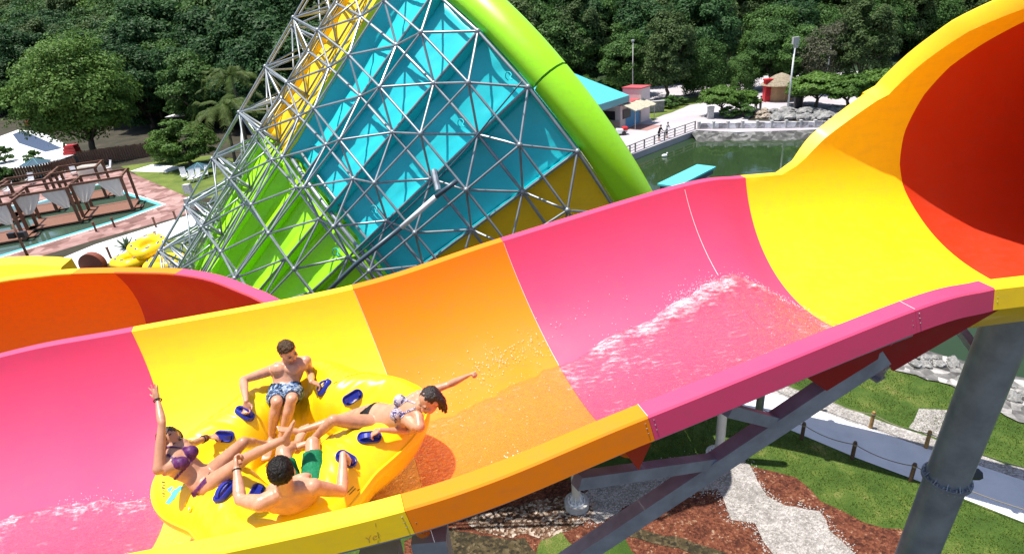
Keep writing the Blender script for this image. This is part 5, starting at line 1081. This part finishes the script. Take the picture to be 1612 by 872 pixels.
def cabana(px, lab, w=4.7, d=4.4, h=3.7, rz=.0, cur=True):
    root = empty('pool_cabana', (0, 0, 0), lab, 'cabana', 'brown cabanas standing in the pool'); P0 = G(*px)
    MB().box((0, 0, .24), (w + .3, d + .3, .16)).build('platform', DECKW, root)
    for k in range(3): MB().box((w / 2 + .5, -d / 4, .16 - k * .05), (.8, 1.2, .06)).build('step', DECKW, root) if k == 0 else None
    for sx_ in (-1, 1):
        for sy_ in (-1, 1): MB().box((sx_ * w / 2, sy_ * d / 2, h / 2 + .1), (.27, .27, h)).build('post', WOOD, root)
    for s in (-1, 1): MB().box((0, s * d / 2, h + .2), (w + .5, .18, .22)).build('beam', WOOD, root); MB().box((s * w / 2, 0, h + .19), (.18, d + .2, .2)).build('beam', WOOD, root)
    def curtain(x0, x1, y, gx, dropz):
        mb = MB(); P = []
        for i in range(13):
            t = i / 12; row = []
            for j in range(9):
                u = j / 8; x = x0 + (x1 - x0) * t; xg = gx; k = u ** 1.4 * .72; row.append((x + (xg - x) * k, y + .08 * math.sin(t * 22) * (1 - u * .4) - .1 * u, h + .08 - dropz * u - .25 * math.sin(math.pi * t) * u * (1 - u)))
            P.append(row)
        o = mb.grid(P).build('curtain', CURT, root, smooth=True)
    if cur: curtain(-w / 2 + .1, -.05, -d / 2 - .02, -w / 2 + .5, 1.9); curtain(.05, w / 2 - .1, -d / 2 - .02, w / 2 - .35, 1.9); curtain(-w / 2 + .1, w / 2 - .1, d / 2, 0, 1.2) if False else None
    place(root, (P0[0], P0[1], .02), rz); return root
RZC = .38
cabana((178, 331), 'front right brown cabana with tied white curtains in the pool', rz=RZC); cabana((96, 350), 'front middle brown cabana with tied white curtains in the pool', rz=RZC); cabana((8, 377), 'front left brown cabana cut by the photo edge, white curtain', rz=RZC)
cabana((140, 312), 'rear right brown cabana without curtains in the pool', rz=RZC, cur=False); cabana((62, 333), 'rear middle brown cabana without curtains in the pool', rz=RZC, cur=False); cabana((-12, 352), 'rear left brown cabana without curtains at the photo edge', rz=RZC, cur=False)
# wooden fence
FEN = mat('brown_fence_boards', (.15, .08, .045), .8, var=.35, vscale=5)
def woodfence(pa, pb, lab, h=1.9):
    a, b_ = G(*pa), G(*pb); root = empty('wooden_fence', (a + b_) / 2, lab, 'fence'); L_ = np.linalg.norm(b_ - a); t = nrm(b_ - a); n_ = int(L_ / .34); mb = MB()
    for k in range(n_): mb.box(a + t * (k + .5) * L_ / n_ + V(0, 0, h / 2 + rng.uniform(-.06, .1)), (.27, .05, h), [t, np.cross(up, t), up])
    mb.build('board_panel', FEN, root)
    for z in (.5, h - .4): MB().beam(a + V(0, .06, z), b_ + V(0, .06, z), .05, .1).build('fence_rail', FEN, root)
    for k in range(0, n_ + 1, 8): MB().box(a + t * k * L_ / n_ + V(0, .12, h / 2), (.12, .12, h + .1)).build('fence_post', FEN, root)
woodfence((-20, 292), (125, 268), 'brown wooden board fence at the left end behind the cabanas'); woodfence((128, 262), (245, 246), 'dark brown wooden board fence behind the big tree', 2.3)
# white plastic chairs, loungers and parasols
CHW = mat('white_plastic', (.72, .73, .75), .4)
def chair(px, lab, rz, recl=.35):
    root = empty('lounge_chair', (0, 0, 0), lab, 'chair', 'white plastic loungers around the pool')
    MB().box((0, -.1, .42), (.62, 1.0, .06)).build('seat', CHW, root); R3 = Matrix.Rotation(-recl, 3, 'X'); ax = [V(*R3.col[0]), V(*R3.col[1]), V(*R3.col[2])]
    mb = MB()
    for k in range(5): mb.box(V(-.25 + .125 * k, .42 + .15, .85), (.10, .05, .9), [V(1, 0, 0), nrm(V(0, .93, -.37)), nrm(V(0, .37, .93))])
    mb.box(V(0, .72, 1.24), (.64, .06, .1)); mb.build('backrest', CHW, root)
    for sx_ in (-1, 1):
        MB().box((sx_ * .33, -.05, .62), (.07, .8, .05)).build('armrest', CHW, root)
        for y in (-.5, .35): MB().box((sx_ * .29, y, .21), (.06, .07, .42)).build('leg', CHW, root)
    place(root, G(*px) + V(0, 0, .03), rz, 1.15)
for px, lab, rz in (((292, 283), 'left white lounger on the lawn by the blue parasol', .5), ((303, 287), 'white lounger at the front on the lawn by the blue parasol', .2), ((311, 285), 'white lounger close under the blue parasol frame', -.1), ((322, 281), 'rightmost white lounger beside the blue parasol', -.4), ((118, 276), 'white chair left of the cloth-covered table behind the cabanas', .6), ((170, 270), 'white chair right of the cloth-covered table behind the cabanas', -.7), ((98, 288), 'white chair facing the pool left of the rear cabana', -1.0), ((50, 290), 'white chair by the fence near the round teal parasol', .3), ((16, 305), 'white chair at the left behind the leftmost rear cabana', .2)): chair(px, lab, rz)
def table(px):
    p = G(*px); root = empty('covered_table', p, 'table under a long white cloth behind the cabanas', 'table'); lo = []
    for z, s in ((1.5, .98), (1.48, 1.0), (.8, 1.06), (.02, 1.15)): lo.append([p + V((1.5 * s + .05 * math.sin(8 * a)) * math.copysign(abs(math.cos(a)) ** .5, math.cos(a)), .8 * s * math.copysign(abs(math.sin(a)) ** .5, math.sin(a)), z) for a in np.linspace(0, 2 * math.pi, 40, endpoint=False)])
    MB().loft(lo).build('tablecloth', CURT, root, smooth=True, fixn=True, sharp=50); MB().box(p + V(0, 0, 1.40), (2.2, .9, .05)).build('tabletop', WOOD, root)
table((146, 276))
PARB = mat('dark_blue_parasol', (.02, .06, .10), .8); PART = mat('teal_parasol_rib', (.10, .28, .32), .6)
def parasol(px, lab, r, m, mr, hh=2.6):
    p = G(*px); root = empty('parasol', p, lab, 'parasol'); mb = MB(); top = p + V(0, 0, hh + .7); n_ = 8
    ed = [p + V(r * math.cos(2 * math.pi * k / n_), r * math.sin(2 * math.pi * k / n_), hh) for k in range(n_)]
    for k in range(n_): mb.add([top, ed[k], ed[(k + 1) % n_]], [(0, 1, 2)])
    mb.build('canopy', m, root); MB().tube([p, top], .04, 8).build('pole', mr, root)
    for k in range(n_): MB().tube([top + V(0, 0, .03), ed[k] + V(0, 0, .03)], .035, 6).build('rib', mr, root)
parasol((317, 276), 'dark blue parasol with pale ribs over the loungers on the lawn', 1.7, PARB, PART, 1.0); parasol((66, 280), 'round teal parasol with pale ribs by the wooden fence', 2.0, PARB, PART, 2.2)
# far pool and white structures at the left edge
sheet('white_terrace', GL([(-40, 275), (0, 268), (70, 262), (128, 240), (65, 208), (28, 205), (-40, 230)]), .05, PATHM)
sheet('far_pool', GL([(20, 212), (36, 206), (98, 234), (72, 240), (30, 226)]), .062, mat('far_pool_water', (.12, .16, .26), .15))
for px, lab, w in (((115, 243), 'stack of red crates at the edge of the white terrace', 1.5), ((46, 198), 'red crate standing near the shaded forest edge', .9)):
    p = G(*px); root = empty('crate_stack', p, lab, 'crates')
    for k in range(3 if w > 1 else 2): MB().box(p + V(.1 * k, 0, .3 + .55 * k), (w * 1.6 - .3 * k, w, .5)).build('crate', REDP, root)
p = G(298, 208); shed = empty('shed', p, 'dark low shed with a white roof edge under the trees', 'shed'); SHW = mat('dark_shed_wall', (.018, .018, .016), .9)
MB().box(p + V(0, 1.5, 1.6), (5.5, 3, 3.2)).build('wall', SHW, shed); MB().box(p + V(0, 1.2, 3.3), (6.6, 4.2, .16)).build('roof', WHITE, shed)
# bollards along the white path
for i, (x, y) in enumerate(((152, 365), (181, 358), (246, 358), (249, 382), (175, 407), (278, 348), (312, 335))):
    p = G(x, y); root = empty('path_bollard', p, ['brown bollard on the paved pool edge, far left of three', 'brown bollard on the paved edge nearest the agave', 'brown bollard between the paving and the white path', 'dark bollard right of the agave plant', 'dark bollard on the near edge of the white path', 'brown bollard near the end of the paving', 'brown bollard beside the steel frame foot'][i], 'bollard')
    MB().tube([p, p + V(0, 0, 1.0)], .10, 10).build('shaft', WOOD, root, smooth=True, sharp=40); MB().tube([p + V(0, 0, 1.0), p + V(0, 0, 1.08)], .13, 10).build('cap', WOOD, root)
p = G(48, 412); root = empty('lamp_post', p, 'dark lamp post with two black floodlights at the pool corner', 'lamp post'); MB().tube([p, p + V(0, 0, 3.6)], [.12, .09], 10).build('shaft', WOOD, root, smooth=True)
for s in (-1, 1): MB().box(p + V(s * .45, 0, 2.6), (.6, .45, .5)).build('floodlight', BLACK, root)
# pile of yellow rafts
def spare_raft(p, s, rz, tilt, lab):
    mb = MB(); P_ = []; nt_ = 60
    for i in range(nt_ + 1):
        th = 2 * math.pi * i / nt_; lb = .5 + .5 * math.cos(4 * th); Ro = 1.2 + .2 * lb; sec = [(0, .2), (.4, .2), (.55, .5), (.8, .66), (Ro - .2, .6), (Ro, .3), (Ro - .2, 0), (.4, -.05), (0, -.05)]
        P_.append([V(q[0] * math.cos(th), q[0] * math.sin(th), q[1]) * s for q in catmull([V(a, b_) for a, b_ in sec], 3)])
    root = empty('inflatable_raft', (0, 0, 0), lab, 'raft', 'spare yellow rafts piled beside the path'); mb.grid(P_).build('raft_body', RAFTM, root, smooth=True, fixn=True)
    for k in range(8):
        a = 2 * math.pi * (k + .5) / 8; MB().ell(V(math.cos(a) * .92, math.sin(a) * .92, .66) * s, V(.16, .07, .05) * s, [V(-math.sin(a), math.cos(a), 0), V(math.cos(a), math.sin(a), 0), up], 8, 6).build('handle', BLUE, root)
    place(root, p, rz); root.rotation_euler = (tilt, 0, rz)
spare_raft(G(212, 417) + V(0, 0, .1), 1.25, .3, .0, 'spare yellow raft at the lower left of the pile'); spare_raft(G(262, 421) + V(0, 0, .1), 1.2, .8, 0, 'spare yellow raft at the lower right of the pile'); spare_raft(G(243, 409) + V(0, 0, .95), 1.25, .1, .2, 'spare yellow raft lying on top of the pile')
p = G(150, 424); o = MB().tube([p + V(0, -.3, .5), p + V(0, .3, .5)], 1.0, 28); tag(o.build('cable_drum', mat('rust_drum', (.20, .05, .025), .7)), 'rust-brown round drum half hidden by the slide rim', 'drum')
for px, lab in (((312, 360), 'grey box speaker on a thin stand inside the steel frame'), ((308, 335), 'grey box speaker on a thin stand left of the steel frame')):
    p = G(*px); root = empty('speaker_stand', p, lab, 'speaker'); MB().tube([p, p + V(0, 0, 2.4)], .04, 8).build('stand', STEEL, root); MB().box(p + V(0, 0, 2.7), (.7, .6, .9)).build('speaker_box', CONC, root)

# ---- loose texture on the near ground: grass tufts and stray stones
def inpoly(p, poly):
    c = False; n = len(poly)
    for i in range(n):
        a, b_ = poly[i], poly[i - 1]
        if (a[1] > p[1]) != (b_[1] > p[1]) and p[0] < (b_[0] - a[0]) * (p[1] - a[1]) / (b_[1] - a[1]) + a[0]: c = not c
    return c
_w = [tuple(q[:2]) for q in GL([(1120, 575), (1250, 606), (1400, 664), (1612, 735), (1800, 800), (1800, 905), (1612, 826), (1452, 762), (1349, 723), (1196, 659), (1100, 620)])]; _m = [tuple(q[:2]) for q in GL(mul)]; _g = [tuple(q[:2]) for q in GL(grv)]
vs, fs = [], []; cnt = 0
while cnt < 42000:
    x, y = rng.uniform(4, 26), rng.uniform(11, 27.5)
    if inpoly((x, y), _w) or (inpoly((x, y), _m) and rng.uniform() > .012) or inpoly((x, y), _g) or y + 1.1 * x > 44.2: continue
    if mnoise.noise(Vector((x * .9, y * .9, 2))) < -.28 and rng.uniform() < .7: continue
    a = rng.uniform(0, 6.28); l = rng.uniform(.03, .085); w_ = .014; dx, dy = math.cos(a), math.sin(a); b0 = len(vs); lx, ly = rng.normal() * .03, rng.normal() * .03
    vs += [(x - dx * w_, y - dy * w_, .012), (x + dx * w_, y + dy * w_, .012), (x + lx, y + ly, .012 + l)]; fs.append((b0, b0 + 1, b0 + 2)); cnt += 1
mb = MB(); mb.add(vs, fs); tag(mb.build('grass_blades', leafmat('grass_blade', (.035, .070, .008), (.15, .20, .030), .3)), 'short grass blades over the lawn at lower right', 'grass', kind='stuff')
mb = MB(); cnt = 0; edge = _g + [_g[0]]
for i in range(len(_g)):
    a, b_ = V(edge[i]), V(edge[i + 1]); L_ = np.linalg.norm(b_ - a)
    for _ in range(int(L_ * 70)):
        t = rng.uniform(); p = a + (b_ - a) * t + rng.normal(size=2) * .16; r = rng.uniform(.012, .035); h = .038
        v = [(p[0] - r, p[1], h), (p[0], p[1] - r, h), (p[0] + r, p[1], h), (p[0], p[1] + r * .8, h), (p[0] + r * .1, p[1], h + r * .9)]; mb.add(v, [(0, 1, 4), (1, 2, 4), (2, 3, 4), (3, 0, 4)])
tag(mb.build('loose_stones', mat('pale_pebble', (.42, .39, .36), .9, var=.3, vscale=8)), 'loose pale pebbles strayed from the gravel path onto the mulch', 'pebbles', kind='stuff')
# ================================================================= trees and plants
BARK = mat('bark', (.085, .065, .05), .9, var=.3, vscale=5, bump=.5, bscale=15)
LF = [leafmat('dark_foliage', (.012, .040, .012), (.056, .130, .038)), leafmat('mid_foliage', (.025, .066, .014), (.100, .195, .046)), leafmat('bright_foliage', (.036, .088, .013), (.135, .240, .045)), leafmat('grey_green_foliage', (.055, .060, .035), (.15, .150, .095)), leafmat('olive_foliage', (.030, .060, .018), (.115, .170, .054))]
def crown_mesh(name, mat_, rx_, ry_, rz_, nclump, nleaf, leaf, seed, shape='round', drop=.0):
    g = np.random.default_rng(seed); vs = []; 
    cl = []
    while len(cl) < nclump:
        p = g.uniform(-1, 1, 3); d = np.linalg.norm(p)
        if d > 1 or d < .35: continue
        if shape == 'umbrella' and p[2] < -.25: continue
        if shape == 'round' and p[2] < -.7: continue
        k = .82 + .3 * mnoise.noise(Vector(p * 2.2 + seed)); p = p / d * (d ** .45) * k; cl.append(p)
    cl = np.array(cl); S = V(rx_, ry_, rz_); pts = []; nor = []
    for c in cl:
        r = g.uniform(.16, .30); q = g.normal(size=(nleaf, 3)); q /= np.linalg.norm(q, axis=1)[:, None]; q[:, 2] = np.where(q[:, 2] < -.2, -q[:, 2] * .6, q[:, 2])
        rad = g.uniform(.55, 1.0, (nleaf, 1)) ** .5; o = c + q * rad * r * V(1.1, 1.1, .75); pts.append(o * S); nor.append(q * .8 + c / np.linalg.norm(c) * .4 + V(0, 0, .35) + g.normal(size=(nleaf, 3)) * .45)
    p = np.concatenate(pts); n = np.concatenate(nor); n /= np.linalg.norm(n, axis=1)[:, None]; N = len(p); p[:, 2] -= drop * g.uniform(0, 1, N)
    a = np.cross(n, g.normal(size=(N, 3))); a /= np.linalg.norm(a, axis=1)[:, None]; b_ = np.cross(n, a); s = leaf * g.uniform(.6, 1.3, (N, 1))
    quad = np.stack([p - a * s, p + b_ * s * .55, p + a * s, p - b_ * s * .55], 1).reshape(-1, 3)
    me = bpy.data.meshes.new(name); me.vertices.add(len(quad)); me.vertices.foreach_set('co', quad.ravel()); me.loops.add(N * 4); me.loops.foreach_set('vertex_index', np.arange(N * 4)); me.polygons.add(N); me.polygons.foreach_set('loop_start', np.arange(N) * 4); me.polygons.foreach_set('loop_total', np.full(N, 4))
    me.update(); me.validate(); me.materials.append(mat_); return me
def trunk_mb(h, r, spread, seed, top):
    g = np.random.default_rng(seed); mb = MB(); pts = [V(0, 0, -.3)]
    for k in range(1, 6): pts.append(V(g.normal() * .12 * k * .3, g.normal() * .12 * k * .3, h * k / 5))
    mb.tube(pts, [r * 1.35, r, r * .9, r * .8, r * .68, r * .5], 9)
    for k in range(7):
        a = g.uniform(0, 6.28); st = pts[3 + k % 3]; e_ = st + V(math.cos(a) * spread * g.uniform(.5, .9), math.sin(a) * spread * g.uniform(.5, .9), top * g.uniform(.3, .8)); m = (st + e_) / 2 + V(0, 0, top * .12); mb.tube([st, m, e_], [r * .42, r * .28, r * .1], 6)
    return mb
def tree_proto(mat_, h, R, Hc, nclump, nleaf, leaf, seed, shape='round', r=.3, drop=0):
    root = bpy.data.objects.new('tree', None); COL.objects.link(root)
    t = trunk_mb(h, r, R, seed, Hc).build('trunk', BARK, None, smooth=True); t.parent = root
    c = bpy.data.objects.new('crown', crown_mesh('crown', mat_, R, R, Hc, nclump, nleaf, leaf, seed, shape, drop)); COL.objects.link(c); c.parent = root; c.location = (0, 0, h + Hc * (.55 if shape == 'round' else .25)); return root
PROTO = {
 'dark1': tree_proto(LF[0], 2.4, 5.2, 6.2, 110, 190, .22, 1), 'dark2': tree_proto(LF[0], 2.8, 4.6, 7.2, 105, 190, .22, 2), 'mid1': tree_proto(LF[1], 2.4, 5.0, 5.8, 110, 190, .21, 3), 'mid2': tree_proto(LF[4], 2.8, 4.4, 7.0, 105, 180, .20, 4),
 'bright': tree_proto(LF[2], 1.9, 4.2, 4.6, 95, 170, .20, 5), 'grey': tree_proto(LF[3], 3.0, 4.6, 5.0, 130, 80, .15, 6, 'round', .2), 'willow': tree_proto(LF[1], 2.4, 4.8, 5.8, 115, 190, .18, 8, 'round', .25, 1.6)}
LAB = {'dark1': 'broad dark green tree in the dense forest behind the park', 'dark2': 'tall dark green tree in the dense forest behind the park', 'mid1': 'bushy mid green tree in the dense forest behind the park', 'mid2': 'tall olive green tree in the dense forest behind the park', 'bright': 'bright green bushy tree at the sunny edge of the forest', 'grey': 'grey thin-leaved tree among the forest trees at right', 'willow': 'drooping feathery green tree in the forest behind the park'}
NAMES = {'bright': 'broadleaf_tree', 'grey': 'bare_tree', 'willow': 'willow_tree'}
used = set()
def put(kind, x, y, z, s, label=None, group='trees of the forest behind the park', sz=1.0, cat='tree'):
    o = PROTO[kind]
    if kind in used: o = copy_tree(o)
    used.add(kind); o.name = NAMES.get(kind, 'forest_tree'); place(o, (x, y, z), rng.uniform(0, 6.28), (s, s, s * sz)); return tag(o, label or LAB[kind], cat, group)
forest = []
def rowtrees(y0, dx, x0, x1, smin, smax, kinds, jit=.4):
    x = x0
    while x < x1:
        xx = x + rng.uniform(-jit, jit) * dx; yy = y0 + rng.uniform(-jit, jit) * 9; k = kinds[int(rng.integers(len(kinds)))]; forest.append((k, xx, yy, rng.uniform(smin, smax))); x += dx
D_ = ['dark1', 'dark2', 'mid1', 'dark1', 'mid2', 'dark2']; Dl = ['dark1', 'dark2', 'dark1', 'mid1', 'dark2']; Mx = ['mid1', 'mid2', 'willow', 'dark1', 'bright', 'willow', 'mid1']
# left block: forest edge behind the fence, bending back to the left
def yedge(x): return interp(x, [-230, -144, -106, -62, -40, -8], [235, 184, 156, 124, 106, 98])
for off, dx, a_, b_ in ((0, 8.0, 1.15, 1.5), (9, 8.5, 1.4, 1.8), (20, 9.0, 1.7, 2.2), (34, 10, 1.8, 2.3), (52, 12, 1.9, 2.5), (76, 14, 2.1, 2.7), (108, 18, 2.3, 3.0)):
    x = -240 - off
    while x < -4: forest.append(((Dl if off < 15 else D_ if off < 40 else Mx)[int(rng.integers(5))], x + rng.uniform(-.4, .4) * dx, yedge(x) + off + rng.uniform(-3, 3), rng.uniform(a_, b_))); x += dx
# right block
rowtrees(122, 8.0, 4, 46, 1.15, 1.5, ['dark1', 'mid1', 'mid2', 'mid2']); rowtrees(128, 8.0, 46, 130, 1.05, 1.4, ['mid1', 'willow', 'mid2', 'dark1', 'bright'])
rowtrees(140, 10, -2, 150, 1.2, 1.6, D_ + ['willow']); rowtrees(155, 11, 0, 170, 1.2, 1.7, Mx + D_); rowtrees(172, 12, 0, 190, 1.3, 1.8, Mx); rowtrees(192, 14, 0, 210, 1.4, 1.9, D_ + Mx); rowtrees(218, 16, 0, 240, 1.5, 2.1, D_ + Mx); rowtrees(250, 20, 0, 270, 1.8, 2.4, D_)
for x in np.arange(6, 52, 3.6): forest.append(('bright' if rng.uniform() < .4 else 'mid1', x + rng.uniform(-1, 1), 113.5 + rng.uniform(-2, 2) + max(0, (x - 20)) * .22, rng.uniform(.32, .55)))
ntr = 0
for k, x, y, s in forest:
    q = proj((x, y, hillz(x, y) + 6 * s))
    if not (-420 < q[0] < PW + 300 and q[1] > -170): continue
    put(k, x, y, hillz(x, y) - .1, s); ntr += 1
# individually visible trees
def px_tree(kind, px, s, label, z=0, group=None, sz=1.0): p = G(*px, z); o = put(kind, p[0], p[1], z, s, label, group, sz); 
PROTO['big'] = tree_proto(LF[2], 3.6, 7.8, 7.9, 240, 170, .20, 21, 'round', .45); NAMES['big'] = 'broadleaf_tree'; px_tree('big', (152, 247), 1.22, 'large spreading tree in front of the forest behind the wooden fence', 0, None, 1.0)
px_tree('bright', (302, 262), 1.05, 'low bright green bushy tree beside the loungers', 0, None, .72)
px_tree('bright', (266, 256), .6, 'small bright green bush at the corner of the fence', 0, None, .9)
px_tree('mid1', (985, 152), 1.0, 'mid green tree right behind the kiosk roof', PZ); px_tree('mid2', (1050, 158), 1.05, 'leafy olive tree left of the feathery trees by the plaza', PZ); px_tree('willow', (1105, 150), .9, 'feathery pale tree behind the plaza path', PZ); px_tree('willow', (1165, 146), .62, 'low feathery bamboo-like tree left of the thatched hut', PZ)
px_tree('grey', (1295, 146), 1.0, 'grey thin-leaved tree rising behind the umbrella-shaped trees', PZ); px_tree('mid2', (1350, 146), 1.0, 'olive green tree right of the thin bare pole', PZ); px_tree('mid1', (1258, 142), .9, 'bushy green tree just right of the light pole', PZ)
px_tree('mid1', (1210, 140), 1.0, 'bushy green tree directly behind the thatched hut', PZ)
# small umbrella-shaped trees
PROTO['umb'] = tree_proto(LF[2], 1.8, 3.2, 1.9, 80, 120, .20, 11, 'umbrella', .2); NAMES['umb'] = 'umbrella_tree'
px_tree('umb', (1135, 182), 1.0, 'small umbrella-shaped tree left of the rocks on the pond bank', PZ, 'umbrella-shaped trees along the pond'); px_tree('umb', (1165, 178), .85, 'second small umbrella-shaped tree touching the first by the rocks', PZ, 'umbrella-shaped trees along the pond', .9)
for px, s, lab in (((1284, 172), 1.2, 'umbrella-shaped tree right of the litter bin'), ((1332, 174), 1.15, 'umbrella-shaped tree at the middle of the right group'), ((1378, 172), 1.25, 'umbrella-shaped tree partly hidden by the yellow tube rim'), ((1262, 166), .85, 'smaller umbrella-shaped tree behind the litter bin')): px_tree('umb', px, s, lab, PZ, 'umbrella-shaped trees along the pond')
PROTO['bush'] = tree_proto(LF[1], .3, 1.2, .9, 26, 55, .15, 12, 'umbrella', .08); NAMES['bush'] = 'shrub'
for px, s, lab in (((1147, 186), 1.1, 'round dark shrub under the small umbrella tree'), ((1170, 185), 1.3, 'dark shrub beside the tan rock pile'), ((1055, 170), 1.3, 'pale green shrub on the small lawn'), ((1072, 166), .9, 'little shrub at the edge of the plaza path')): p = G(*px, PZ); put('bush', p[0], p[1], PZ, s, lab, None, 1.0, 'shrub')
for px, s, lab in (((10, 256), 1.6, 'shrub in front of the white terrace at the left edge'), ((57, 258), 1.3, 'shrub beside the teal parasol by the fence'), ((5, 290), 1.6, 'dark shrub at the left photo edge by the cabanas')): p = G(*px); put('bush', p[0], p[1], 0, s, lab, None, 1.2, 'shrub')
# palm
def palm(p, h, lab, n=17, L=4.6):
    root = empty('palm_tree', p, lab, 'palm tree'); p = V(p); pts = [p + V(.5 * math.sin(k / 6 * 1.3), .1 * k / 6, h * k / 6) for k in range(7)]; MB().tube(pts, [.28, .22, .2, .18, .17, .16, .16], 10).build('trunk', BARK, root, smooth=True); top = pts[-1]
    PALM = leafmat('palm_fronds', (.035, .075, .014), (.13, .17, .045))
    for k in range(n):
        a = 2 * math.pi * k / n + rng.uniform(-.15, .15); el_ = rng.uniform(.15, 1.1); mb = MB(); prev = []; d = V(math.cos(a), math.sin(a), 0); sp = []
        for i in range(13): t = i / 12; sp.append(top + d * L * t * math.cos(el_ * (1 - t * .4)) + V(0, 0, L * (math.sin(el_) * t - (.75 + .35 * rng.uniform()) * t * t)))
        mb.tube(sp, [.035 * (1 - .8 * i / 12) for i in range(13)], 5); e_ = np.cross(d, up)
        for i in range(1, 48):
            t = i / 48; f = t * 12; j = min(int(f), 11); c = sp[j] + (sp[j + 1] - sp[j]) * (f - j); tg = nrm(sp[j + 1] - sp[j]); l = 1.05 * math.sin(math.pi * (.12 + .85 * t)) ** .7
            for s in (-1, 1):
                tip = c + e_ * s * l * .78 + tg * l * .45 - V(0, 0, l * .45); w = tg * .05; mb.add([c - w, c + w, tip], [(0, 1, 2)])
        mb.build('frond', PALM, root)
p_ = G(372, 262); palm(p_, 8.2, 'coconut palm with drooping yellow-green fronds beside the steel frame', 19, 6.4); p_ = G(392, 240); palm(p_, 11.5, 'taller palm half hidden behind the steel frame', 17, 6.0)
# agave
p_ = G(200, 391); root = empty('agave_plant', p_, 'spiky grey-green agave on the white path', 'plant'); AG = leafmat('agave_leaf', (.05, .09, .05), (.14, .20, .12))
for k in range(22):
    a = k * 2.4; el_ = .35 + .9 * (k / 22); mb = MB(); d = V(math.cos(a) * math.cos(el_), math.sin(a) * math.cos(el_), math.sin(el_)); e_ = nrm(np.cross(d, up)); L_ = 1.5; q = [p_ + d * L_ * t - V(0, 0, .2 * t * t) for t in (0, .35, .7, 1)]; w = (.09, .11, .07, .005)
    mb.loft([[c + e_ * ww, c + np.cross(e_, d) * ww * .3, c - e_ * ww, c - np.cross(e_, d) * ww * .3] for c, ww in zip(q, w)]).build('blade', AG, root)
for k_, o in PROTO.items():
    if k_ not in used:
        for ch in list(o.children): bpy.data.objects.remove(ch)
        bpy.data.objects.remove(o)
# ================================================================= camera, sun, sky
cam = bpy.data.cameras.new('camera'); co = bpy.data.objects.new('camera', cam); COL.objects.link(co)
cam.sensor_fit = 'HORIZONTAL'; cam.angle = 2 * math.atan(PW / 2 / FPX); cam.clip_start = .05; cam.clip_end = 3000
M = Matrix(((CX[0], -CY[0], -FW[0], 0), (CX[1], -CY[1], -FW[1], 0), (CX[2], -CY[2], -FW[2], CAMZ), (0, 0, 0, 1))); co.matrix_world = M
scene.camera = co
SUN = nrm(V(-.23, .06, .97)); el = math.asin(SUN[2]); azs = math.atan2(SUN[0], SUN[1])
w = bpy.data.worlds.new('World'); scene.world = w; w.use_nodes = True; nt = w.node_tree; bg = nt.nodes['Background']
sky = nt.nodes.new('ShaderNodeTexSky'); sky.sky_type = 'NISHITA'; sky.sun_disc = False; sky.sun_elevation = el; sky.sun_rotation = azs; sky.air_density = 1.0; sky.dust_density = 1.2
nt.links.new(sky.outputs['Color'], bg.inputs['Color']); bg.inputs['Strength'].default_value = .10
s = bpy.data.lights.new('sun', 'SUN'); s.energy = 4.4; s.angle = R_(.53); s.color = (1.0, .955, .88); so = bpy.data.objects.new('sun', s); COL.objects.link(so)
so.rotation_euler = Vector(SUN).to_track_quat('Z', 'Y').to_euler(); so.location = (0, 0, 60)
vs = scene.view_settings; vs.view_transform = 'Standard'; vs.look = 'None'; vs.exposure = .85; vs.gamma = 1.0; vs.use_curve_mapping = False
scene.cycles.max_bounces = 8; scene.cycles.transparent_max_bounces = 12; scene.cycles.use_denoising = True; scene.cycles.sample_clamp_indirect = 8
